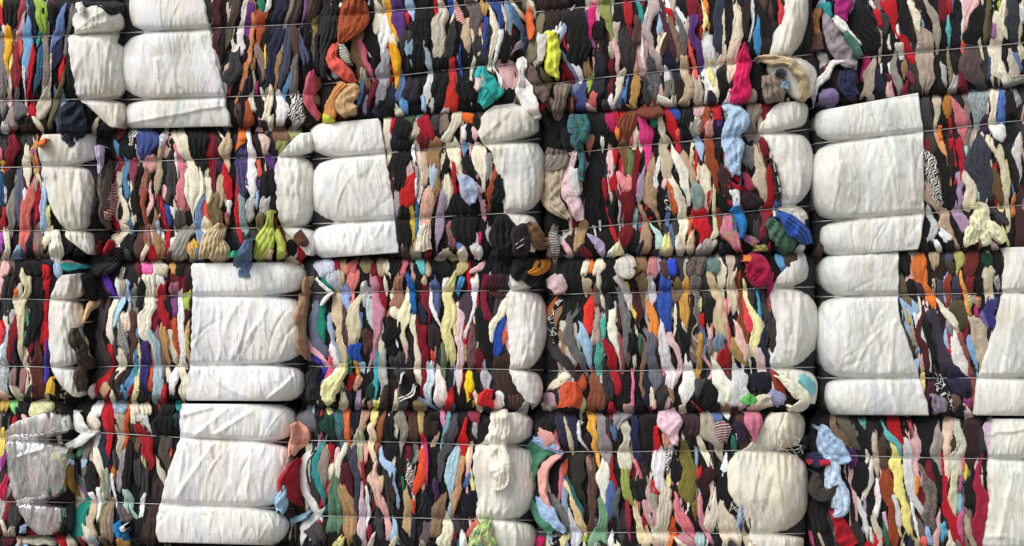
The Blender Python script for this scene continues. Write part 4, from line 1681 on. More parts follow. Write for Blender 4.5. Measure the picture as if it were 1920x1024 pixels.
185/120/85 1660,840,50 1665,880,40
@ 960 768
K 260,80,130 270,220,120
45/48/72 360,60,60 380,150,60 400,240,50
45/48/72 450,80,80 470,200,60 480,290,40
225/212/180 385,50,20 420,150,30 440,260,40 450,310,20
K~s 520,30,50 530,90,40
W 500,150,30 510,220,30 545,270,16
235/170/70 580,30,70 600,130,70 620,240,50 640,340,40 655,410,20
155/145/148 650,60,60 680,180,90 700,280,90 700,370,60
k 710,80,80 700,160,70
135/135/138 820,30,140 800,110,80
S 760,150,50 755,200,40
225/220/195 850,110,60 845,210,70 850,300,90 850,420,90
145/155/75 855,470,70 850,570,60 880,660,50 915,720,20
35/38/75 920,80,60 930,200,60 950,350,60
K 1030,80,110 1030,250,110 1040,400,80
195/25/35 1080,160,40 1085,260,50 1070,380,20
215/160/130 1150,200,60 1160,260,50
W~z 1160,330,60 1170,450,24
W~f 1190,290,50 1190,340,40
215/212/215 1100,350,90 1110,450,100 1120,540,90
205/195/175 1140,600,90 1140,720,110 1130,850,110 1120,960,120
R 1065,560,40 1070,620,50
165/165/150 1030,540,40 1050,650,50 1070,760,50
115/108/50 1290,220,30 1305,330,70 1320,470,100 1315,590,130 1330,690,70
115/108/50 1360,720,30 1375,820,14
K 1230,350,70 1220,500,80
58/42/42 1340,60,120 1340,180,100
165/155/140 1460,50,90 1480,150,120 1530,250,100 1560,340,50
C 1400,200,30 1430,300,50 1470,390,50
125/170/200 1380,300,20 1380,400,24
L 1410,540,30 1410,600,24
R 1410,460,40 1412,510,30
110/25/60~h 1580,130,140 1590,220,90
S 1540,40,70 1540,80,50
W 1610,10,70 1615,40,50
E 1660,220,50 1665,280,40
45/35/55 1700,130,80 1710,220,60
W 1695,190,24 1700,240,20
K 1880,130,70 1880,200,60
220/225/235 1600,350,20 1580,460,60 1575,560,40 1575,640,14
50/22/28 1470,480,90 1450,600,80
225/120/135 1225,660,30 1250,760,60 1310,850,80 1340,910,50
200/140/150 1300,970,120 1300,1020,100
215/145/155 1410,680,30 1420,780,40 1430,870,40 1480,960,30
220/210/190 1520,670,40 1510,780,70 1500,850,90
215/200/180 1580,700,50 1600,830,130 1640,950,150
P 1640,820,50 1660,880,40
240/230/215 690,400,50 690,500,90 680,590,60 690,680,24
90/65/58 590,400,50 600,520,70 600,660,70 595,820,60 590,960,50
140/110/95 570,380,40 590,450,30
45/43/38 490,380,90 490,520,100 520,640,60
220/195/145 430,600,40 460,700,50 500,800,60 530,880,40
30/125/130~f 430,540,30 470,640,30 510,740,30
205/205/215 440,800,30 470,900,70 480,1000,80
145/155/50 565,900,30 550,980,50
75/100/155 740,580,50 735,680,60 730,780,40
115/155/120 660,700,30 680,800,80 670,900,110 660,1000,120
85/92/90 790,650,50 780,780,60
95/60/110 630,840,24 635,890,20
K 920,560,90 970,650,90
150/45/65 870,690,30 870,800,40 870,900,30 885,970,14
225/210/170 940,740,40 950,830,50 970,910,80 1020,980,100
155/20/40 985,830,50 1010,890,40
W 1010,760,14 1040,840,24 1060,920,24
W 745,930,30 740,1000,40
205/80/40 1210,830,40 1210,930,50
o 1190,970,40 1190,1020,40
K 340,400,80 310,520,90 320,600,60
185/90/55 400,400,40 395,470,40
y 270,720,30 290,750,20
115/112/110 300,660,50 370,760,60 410,860,60
120/100/90 180,760,30 250,850,40 320,910,40
180/205/225 360,940,50 300,980,100
235/215/160 400,960,60 395,1010,50
190/20/90 220,980,60 220,1020,50
120/160/205 1720,720,40 1710,810,40 1700,880,24
30/60/160 1705,850,24 1705,900,24
60/40/40 1770,780,50 1775,900,50
165/190/190 1410,980,90 1410,1020,80
@ 1440 768
25/40/30 310,220,70 280,300,50
K 370,720,140 390,880,150
50/50/44 640,880,90 700,980,100
120/95/75 490,100,50 540,190,70 580,240,40
95/90/75 560,80,100 610,170,90 650,250,60
70/110/70 640,120,30 645,160,24
G 670,190,40 665,240,30
105/175/160 705,90,60 720,130,30
50/35/32 770,110,90 775,170,80
170/20/30 930,80,120 970,170,80 1010,260,40 1030,340,16
95/175/175 870,120,20 910,190,50 970,270,50 990,340,20
240/220/130 940,250,50 960,330,70 965,430,80 970,530,70 1000,640,70 1030,750,60 1050,860,50 1070,960,24
W 1040,250,50 1050,340,50 1060,450,70 1070,560,70 1090,680,60 1140,760,50 1170,830,30
190/70/85 1070,110,30 1075,170,24
240/200/180 1360,90,70 1350,200,80 1345,330,60 1345,450,40 1345,520,14
175/20/40 1315,310,40 1320,420,50 1330,560,50 1340,700,60 1390,830,90 1430,960,100
215/215/195 1410,80,80 1440,180,80 1430,300,100 1400,420,100
60/60/40 1395,230,50 1400,290,40
195/190/160 1400,480,80 1390,600,70 1390,700,50 1400,770,30
150/140/132 1280,170,70 1260,270,80 1270,380,60 1290,490,30
50/32/34 1540,100,140 1540,250,110 1530,400,90
200/180/200 1650,120,60 1645,220,50 1650,310,16
k 1600,190,50 1600,290,50
215/205/60 1480,370,24 1480,470,36 1485,520,20
p 1465,380,20 1460,440,20
170/90/140 1450,530,30 1450,590,24
120/190/215 1435,660,30 1435,740,30
180/90/130 1455,800,50 1450,900,50 1455,960,24
150/30/60 1600,370,30 1590,500,50 1600,640,80 1595,780,100 1580,900,80 1570,1000,50
K 1500,560,90 1520,700,90
K 1230,330,70 1280,560,70 1310,700,50
165/155/130 1490,840,40 1520,940,60 1540,1000,40
140/65/35 885,470,50 900,600,80 920,750,80 940,880,70 945,1000,60
125/112/98~f 1170,480,50 1200,570,90 1230,680,100 1220,790,110 1240,900,60
220/135/50 1115,540,30 1115,620,30
125/112/102 1040,640,40 1070,760,50 1120,880,90 1150,960,70
W 935,630,24 960,730,40 985,840,50 990,890,16
W 1085,740,24 1110,850,24 1130,950,14
80/60/50 860,200,30 850,330,80 860,420,60
e 800,200,40 800,290,50 815,390,50 820,460,30
215/212/195 775,430,40 765,520,50 745,590,30
W 820,560,24 840,650,30 825,760,40
215/215/212 690,720,40 720,800,50 740,900,50
215/215/212 770,900,24 780,980,30
205/170/190 880,790,30 890,880,30
E 865,820,20 880,900,30 895,980,40
75/40/90 620,330,70 630,420,60
K 700,450,120 690,560,110
220/170/175 1280,820,40 1275,920,60 1270,1000,60
85/170/205 1310,880,50 1320,970,40
150/180/220 1195,900,40 1205,990,40
c 1165,980,60 1170,1020,50
165/160/125 1110,990,60 1110,1020,60
180/70/110 315,950,30 320,1000,30
"""
LOOSE = """
@ 0 0
dark_bundle|bundle|dark cloth bundle lying on the knotted sheet end at the top edge|.03|30/29/31 570,-60,150 700,-20,190 850,10,190 960,0,150 + 220/225/215~f 950,-10,70 1010,10,80 1060,0,60 + 220/216/208 590,20,50 600,60,60 600,95,40
navy_jacket|jacket|crumpled navy jacket hanging beside the knotted sheet end at upper left|.07|38/42/58 560,770,140 540,850,230 540,950,230 530,1030,180 540,1100,90
@ 480 0
pink_scarf|scarf|twisted dusty rose scarf hanging left of the rust orange sweater|.02|190/90/110 420,540,50 410,620,110 390,720,90 430,820,70 470,880,70
black_jacket_sleeve|sleeve|black ribbed sleeve hanging left of the coral cloth|.03|30/30/31 590,60,150 540,180,170 500,330,150 480,450,120 490,560,60
rust_sweater|sweater|rust orange sweater hanging from the top edge above the coral cloth|.04|160/78/44 740,0,170 730,100,200 700,200,180 650,290,90 620,330,20 ; 830,80,40 810,150,60 780,220,40
coral_shirt|shirt|bright coral shirt folded below the rust orange sweater|.045|224/96/84 600,340,50 580,430,80 620,510,110 680,580,110 720,610,60 + 120/130/112~h 640,340,40 660,410,70 690,470,40
orange_sleeve|sleeve|pale orange sleeve ending in a lime yellow cuff above a white wrap|.06|215/148/84 650,640,70 590,700,70 560,790,90 550,880,95 + 200/205/60 550,880,100 530,915,70 510,940,24
tan_knit_sleeve|sleeve|curled tan ribbed knit sleeve beside the sleeve with the lime cuff|.05|200/165/120 760,650,90 700,700,140 670,780,160 690,850,140
teal_cloth|cloth|teal and pale pink bundled cloth left of the grey pullover|.03|46/160/155 1700,510,60 1700,580,120 1740,680,150 1690,770,80 ; 1840,670,70 1790,720,60 + 205/185/180 1690,560,60 1690,600,80 1660,670,60
@ 960 0
orange_rag|rag|small knotted bright orange rag above the lemon yellow shirt|.03|232/108/46 135,70,40 130,150,60 150,220,80 140,270,50
yellow_shirt|shirt|lemon yellow and white shirt hanging near the top centre|.045|222/226/82 300,250,100 300,340,110 310,430,120 310,520,100 340,580,30 + 228/226/218 230,260,70 220,350,60 220,450,50
taupe_drape|pullover|taupe pullover draped in a fold to the right of the white sock|.03|130/115/105 380,620,120 360,720,110 340,820,110 350,890,90
grey_pullover|pullover|dark taupe pullover lying behind the long white sock|.05|98/80/76 90,510,80 150,600,120 210,690,110 240,750,40
white_sock|sock|long white sock hanging above the tall grey white sheet bulge|.10|226/222/220 80,450,70 75,500,70 70,560,50 90,680,110 150,790,130 190,880,60
magenta_bundle|bundle|bright raspberry pink bundled knitwear near the top right of centre|.04|205/32/92 1755,340,40 1745,420,80 1740,520,110 1720,620,160 1700,720,170 1660,750,60
rust_flap|cloth|small triangular rust brown flap of cloth jutting out between two bales|.05|108/56/38 1040,750,40 1040,800,130 1040,850,210 1040,868,150
teal_knit_scarf|scarf|speckled teal knitted scarf with a thick curled top|.04|52/120/124~f 500,870,160 500,940,190 500,1020,150 480,1050,110 510,1110,70 525,1220,60 525,1350,50
blue_shirt|shirt|pale blue shirt hanging over the bale edge under the raspberry bundle|.04|165/190/214 1620,780,90 1670,830,140 1690,920,160 1660,1010,150 1660,1100,150 1660,1200,120 1680,1300,70
@ 1440 0
tan_sweater|sweater|tan brown sweater crumpled beside the dark gap at upper right|.03|140/96/56 360,60,70 350,150,100 370,260,110 380,330,80 + 82/58/48 340,270,110 370,370,140
plum_pullover|pullover|plum pink pullover bunched at the top edge on the right|.03|155/38/110 570,0,170 560,90,120 580,140,50
lilac_blouse|blouse|greyish lilac blouse fanned out next to the tan brown sweater|.04|152/142/147 430,120,50 470,220,120 520,330,170 600,400,190 660,450,120
striped_towel|towel|white and green striped towel edge folded over the lilac blouse|.06|232/230/222 500,140,50 560,200,80 610,260,50 690,320,20 + 80/132/112 590,250,40 650,340,60 690,420,60
white_scarf|scarf|narrow white scarf curling around dark cloth beside the gap|.05|230/228/224 580,460,20 490,470,50 440,560,50 390,620,60 350,680,40 340,800,16
lilac_rag|rag|dusty purple rag above the top edge of the broadest white wrap|.03|122/108/148 460,670,110 450,730,150 410,780,80
navy_trousers|trousers|navy trousers squeezed between the narrow white scarf and a beige knit|.02|42/46/76 600,540,120 600,640,160 650,720,100
cream_collar|collar|cream fleece collar curved in a ring around towels|.06|206/186/146 -50,440,60 60,450,90 170,480,90 260,560,90 275,660,90 260,740,70
towel_roll|towel|rolled grey beige towels with a blue scrap inside the cream collar|.03|140/126/112 20,560,160 40,660,170 40,760,130 + 128/160/180 140,610,60 135,660,70 + 45/50/62 130,560,60 70,540,60
grey_knit|knitwear|mottled grey knitwear bundle at the far right edge of the picture|.03|170/165/155~f 1920,580,60 1850,600,70 1810,640,40
@ 0 256
orange_ribbon|ribbon|narrow orange rag lying on the top of the tapering sack end|.06|226/112/52 340,15,24 320,45,50 290,65,40
lilac_cloth|cloth|pale lilac pointed cloth beside the tapering white sack|.05|196/182/208 750,80,90 745,140,70 750,210,50 745,270,24
brown_coat|coat|grey brown coat curving round the end of the tapering white sack|.03|98/88/78 850,190,70 800,290,110 780,400,100 800,480,90 790,590,90 820,690,60
striped_shirt|shirt|red and grey striped shirt lying on the grey brown coat|.03|165/45/50~h 860,370,60 850,450,110 820,540,100 800,600,40
white_knit|sleeve|off white knit sleeve with rounded end left of the pulled sack point|.03|232/228/212 420,710,50 425,800,90 430,880,110 425,940,90
crimson_rag|rag|crimson rag hanging from the row gap near the left side|.04|170/22/42 840,790,70 830,850,110 800,910,100
black_coat|coat|black coat stuffed in the gap under the crimson rag|.03|24/24/27 900,880,110 820,930,160 740,960,190 640,1000,150
cream_drape|knitwear|wide ribbed cream beige knitwear draped above the square white wrap|.04|208/186/148 1660,680,100 1620,760,180 1610,850,230 1590,930,200
green_rag|rag|small emerald rag on top of the square white wrap|.11|42/166/126 1770,860,70 1770,905,90
jeans_leg|jeans|dull blue jeans leg hanging over the top of the square white wrap|.12|96/116/148 1860,770,60 1840,870,100 1830,960,120 1830,1040,110
@ 480 256
lime_cardigan|cardigan|lime green cardigan spilling out between bales near a white bulge|.05|176/190/88 110,570,60 100,650,70 80,730,140 50,820,150 0,920,80 ; 150,720,60 190,800,70 190,910,60 + 212/180/155 110,850,70 80,910,80
brown_rag|rag|chocolate brown rag over the foot of a white bulge beside red cloth|.05|92/58/48 300,740,100 350,780,90 390,810,50
cream_sweater|sweater|cream cable knit bunched at the bale foot right of a white wrap|.02|226/216/196 1280,670,60 1260,760,120 1260,850,150
lilac_shirt|shirt|grey lilac shirt bulging out beside a small pink scrap|.03|166/176/202 1530,300,60 1570,360,120 1600,440,120 1620,490,60
black_hoodie|hoodie|black hoodie hanging in front of the white bulge at centre|.03|22/22/25 1850,600,100 1850,700,180 1860,800,200 1860,900,190 1850,1000,140
@ 960 256
beige_trousers|trousers|beige trousers folded open beside the central white bulge|.03|172/158/136 300,130,110 320,220,150 300,330,150 300,430,150 330,530,140 420,600,60 + 118/110/102 340,110,150 320,180,170 270,250,60
pink_sheet|sheet|long pale pink sheet with a white lining next to beige trousers|.035|216/186/192 470,110,50 430,250,70 420,390,110 460,510,130 510,620,90 + 238/236/238 470,230,60 470,340,70 490,440,30
leather_jacket|jacket|dark leather jacket with pale lettering in the clutter at centre|.07|40/35/38 60,670,90 60,740,150 70,830,140 60,890,90 + 190/186/180 28,812,10 88,768,10 + 190/186/180 36,840,8 84,812,8
paper_bag|bag|crumpled brown paper bag jutting to the right at centre|.06|134/99/68 110,660,60 170,740,110 215,795,130 270,800,60 320,795,20
plastic_bag|bag|grey crinkled see-through plastic strip beside the brown paper bag|.03|104/102/104~h 320,680,60 310,760,80 320,860,70 325,980,30
gold_rag|rag|golden orange rag on a black jacket at centre|.06|198/128/40 270,930,50 230,970,110 180,1010,90 130,1025,40
black_anorak|anorak|black anorak filling the gap below the leather jacket|.04|21/21/24 180,880,150 130,950,260 100,1040,230 90,1090,130
blue_sock|sock|cobalt blue sock hanging over a black and pink patterned cloth|.03|36/112/172 1680,540,80 1720,640,80 1730,750,50
yellow_scrap|rag|pale yellow scrap above the grey bundled cloth|.03|236/222/176 800,800,40 795,860,100 800,890,90
grey_bundle|bundle|light grey twisted cloth bundle on the row edge right of centre|.05|202/196/187 830,905,120 850,960,170 860,1010,150 900,1040,80
berry_sweater|sweater|berry red sweater bundled in the row gap right of centre|.06|152/22/62 1790,900,140 1830,960,200 1840,1040,210 1800,1080,150 + 215/120/50 1770,890,60 1770,935,70 + 150/140/60~f 1830,845,50 1910,835,60
blue_bundle|shirt|scrunched light blue cloth below the pale blue shirt collar|.02|168/193/217 1640,100,110 1660,170,120 1680,270,60
@ 1440 256
lettered_strap|strap|black strap with white lettering along the leaning white bulge|.05|26/26/30 20,170,30 50,270,36 75,390,40 80,460,30 + 215/212/206 42,200,9 54,262,9 + 215/212/206 70,300,9 84,360,9 + 215/212/206 90,385,8 94,415,8
grey_collar|collar|pale grey and white collar under the white bulge next to the gap|.02|205/200/190 110,540,40 190,560,90 250,600,70 280,625,30
blue_sweater|sweater|royal blue sweater bunched beside the dark gap|.10|44/80/156 90,590,60 140,630,110 200,670,140 250,720,130 290,800,70
green_sweater|sweater|sage green sweater bundled left of the royal blue sweater|.035|84/120/100 20,650,90 90,720,160 150,800,150 110,860,110
cream_trousers|sweater|cream sweater with spread sleeves hanging right of the broadest wrap|.03|232/226/192 1560,520,60 1590,570,170 1600,640,200 1600,700,190 ; 1620,680,100 1630,790,100 1640,820,80 ; 1680,640,80 1740,760,100 1770,800,60 ; 1540,690,80 1510,780,120 1510,820,90
@ 0 512
yellow_rag|rag|egg yolk yellow rag at the lower corner of a white bulge|.03|236/186/62 390,795,30 380,840,70 365,900,80
black_drape|drape|black cloth draped across the top of the half covered white end|.06|22/22/24 640,20,100 690,80,190 740,140,150 800,180,60
beige_sleeve|sleeve|beige folded sleeve pulled tight by a wire on the left|.06|204/168/128 820,195,16 770,200,50 710,225,70 660,275,50 630,360,24
brown_fleece|fleece|dark brown fleece curved over the half covered white end|.05|74/62/52 560,430,60 570,490,110 590,570,120 630,650,120 700,690,80 ; 620,720,70 600,800,110 610,880,80
white_rag|rag|small white rag with mauve edge under the wire on the left|.03|226/216/220 720,840,50 680,880,70 720,930,70
@ 480 512
tan_drape|drape|tan brown cloth draped along the right side of the square white wrap|.03|166/132/102 400,40,90 380,130,90 400,180,110 340,270,80 340,400,90 350,520,90 400,640,80
white_lapel|cloth|white pointed cloth edge pinched in by the upper wire at a bale end|.05|236/234/230 450,40,24 500,90,36 565,148,20 ; 565,152,16 530,180,30 490,240,20
track_jacket|jacket|black track jacket with white stripes at the foot of a bale|.03|24/24/26 1110,760,110 1130,830,130 1120,910,110 + 232/230/228 1182,840,12 1160,900,16 1070,945,16 + 232/230/228 1195,860,12 1175,918,14 1075,962,14 + 232/230/228 1100,760,24 1080,830,12
red_cloth|cloth|scarlet cloth pushed out of the row gap beside the small yellow glove|.03|215/40/45 1750,880,60 1740,930,110 1720,1000,120
pale_lemon_knit|knitwear|pale lemon knit with a long fold left of the lower wire|.03|222/218/162 650,690,70 640,740,90 590,810,110 550,890,110 560,970,80
black_bag|bag|black crumpled cloth wedged below the square white wrap|.03|24/24/30 440,730,80 400,830,170 380,930,210
@ 960 512
pink_rag|rag|pale pink rag beside the black anorak at centre|.05|216/186/192 350,20,60 330,90,150 300,130,100
orange_red_sweater|sweater|orange red sweater with a dark notch at the foot of a bale|.03|198/82/52 440,830,120 440,910,190 430,1000,180
green_scrap|scrap|bright green scrap at the foot of a bale|.035|96/182/86 1790,915,40 1785,950,110 1770,985,120
rolled_stripe|knitwear|cream striped knit roll below the green scrap|.04|206/196/166~h 1800,1020,60 1870,970,90 1940,950,90
@ 1440 512
cream_sleeve|sleeve|cream sleeve curled into a hook beside the dark gap|.08|236/229/206 110,790,50 200,865,90 265,930,90 245,985,80 180,1010,40
aqua_cloth|cloth|pale aqua cloth edge beneath the right white bulge|.06|122/186/192 260,790,80 310,850,90 340,920,60
mauve_rag|rag|mauve grey rag at the foot of the wedge of dark clothes|.03|132/122/138 1260,930,80 1275,980,130 1290,1040,110
@ 0 768
pale_blue_scrap|scrap|small pale blue scrap next to the foot of the plastic film|.03|152/172/202 170,880,50 170,925,60
mustard_cloth|cloth|mustard cloth folded to a point right of the plastic film|.03|158/122/52 510,340,90 530,450,90 550,560,70 600,640,30
white_flap|cloth|white pointed flap sticking out above the mustard cloth|.05|222/222/218 570,20,40 600,110,80 660,190,60 ; 690,180,60 600,230,80 490,280,40
teal_blue_bow|scrap|bright blue and white knotted scrap at the foot of a bale|.035|22/122/192 885,860,40 890,900,70 890,950,60 + 22/92/134 940,930,70 950,980,80 + 228/226/226 915,880,36 925,915,30
@ 480 768
salmon_rag|rag|salmon pink rag bunched over the edge of the slanting white wrap|.08|226/162/142 300,110,90 340,190,150 300,270,110 270,340,50
red_shirt|shirt|crimson shirt hanging beside the slanting white wrap|.06|158/32/42 310,380,70 260,480,130 230,560,150 300,650,110 350,710,50
blue_denim_rag|rag|pale blue printed rag below the crimson shirt|.08|156/191/216 210,590,40 190,680,110 180,760,50
blue_roll|cloth|short rolled pale blue cloth lying below the crimson shirt|.05|142/176/201 390,780,30 350,805,50 260,840,50
lime_lace|cloth|pale lime lace cloth bulging out at the bottom edge|.05|192/220/134~f 1720,860,90 1690,940,190 1700,1010,230 1700,1060,200
white_strip|strip|torn white sheet strip hanging over the white bale end at bottom|.09|228/224/210 1830,40,130 1830,130,130 1810,240,130 1830,380,160 1850,500,120 1830,590,80
@ 960 768
pale_pink_knit|knitwear|pale pink knit spilling down below the row gap right of centre|.03|228/190/202 1170,10,140 1190,100,170 1210,190,110 1220,270,40
pink_shirt|shirt|dusty pink gathered cloth above the frayed white sack|.06|192/112/132 1810,40,140 1810,120,110 1820,190,50 1825,240,24
green_blanket|blanket|sea green blanket folded in a big curve at a bale end|.03|74/132/104 300,250,120 200,310,190 160,400,110 140,520,66 140,660,56 190,800,60 270,900,66
salmon_fold|cloth|peach cloth tucked on top of the folded sea green blanket|.05|226/166/155 210,170,60 270,220,120 340,290,50
blue_fold|cloth|light blue cloth squeezed between peach cloth and sea green blanket|.045|150/176/222 170,230,50 240,255,90 300,290,80 360,325,24
peach_fold|cloth|peach strip bending round the end of a bale at bottom centre|.04|226/166/155 370,325,24 290,390,60 235,470,70 230,560,70 240,650,60 285,740,24
pale_blue_fold|cloth|pale blue cloth fanned below the peach strip at bottom centre|.03|164/194/232 200,680,50 230,730,100 290,800,120 350,880,80 385,920,36
@ 1440 768
blue_bundle_shirt|shirt|light blue shirt bundled above the pale blue trouser leg|.05|162/187/215 410,150,90 440,240,180 500,310,190 570,360,110 600,380,40
navy_belt|belt|navy and red cloth band under the bundled light blue shirt|.045|42/42/82 310,360,90 370,370,110 430,390,90 + 172/26/50 310,380,50 330,400,40 + 172/26/50 400,410,50 460,395,50
blue_trousers|trousers|pale blue trouser leg hanging down at the right bale end|.04|186/206/226 490,390,70 480,470,130 500,570,150 530,670,150 545,750,110 500,795,30
dark_rag|rag|dark olive wrinkled rag hanging over the pale blue trouser leg|.06|56/51/47 370,500,90 350,600,90 430,640,110 500,580,30
red_trousers|trousers|deep red trousers under the pale blue trouser leg|.02|165/20/38 510,780,80 530,850,110 560,930,130 610,1020,130
"""
# ------------------------------------------------------------------ large structure
def box(name, x0, x1, y0, y1, z0, z1, mat):
    V = [(x, y, z) for z in (z0, z1) for x, y in ((x0, y0), (x1, y0), (x1, y1), (x0, y1))]
    q = [(3, 2, 1, 0), (4, 5, 6, 7), (0, 1, 5, 4), (1, 2, 6, 5), (2, 3, 7, 6), (3, 0, 4, 7)]
    o = make_mesh(name, V, q, mat, smooth=False)
    o["kind"] = "structure"
    return o
box("ground", -60, 60, -60, 40, -0.3, 0.0, M_GROUND)
box("wall", -9, 9, 0.82, 1.02, 0.0, 4.6, M_WALL)

for i, b in enumerate(BALES):
    build_core(b)
    build_wire(b, b.w1, 100 + i)
    build_wire(b, b.w2, 200 + i)

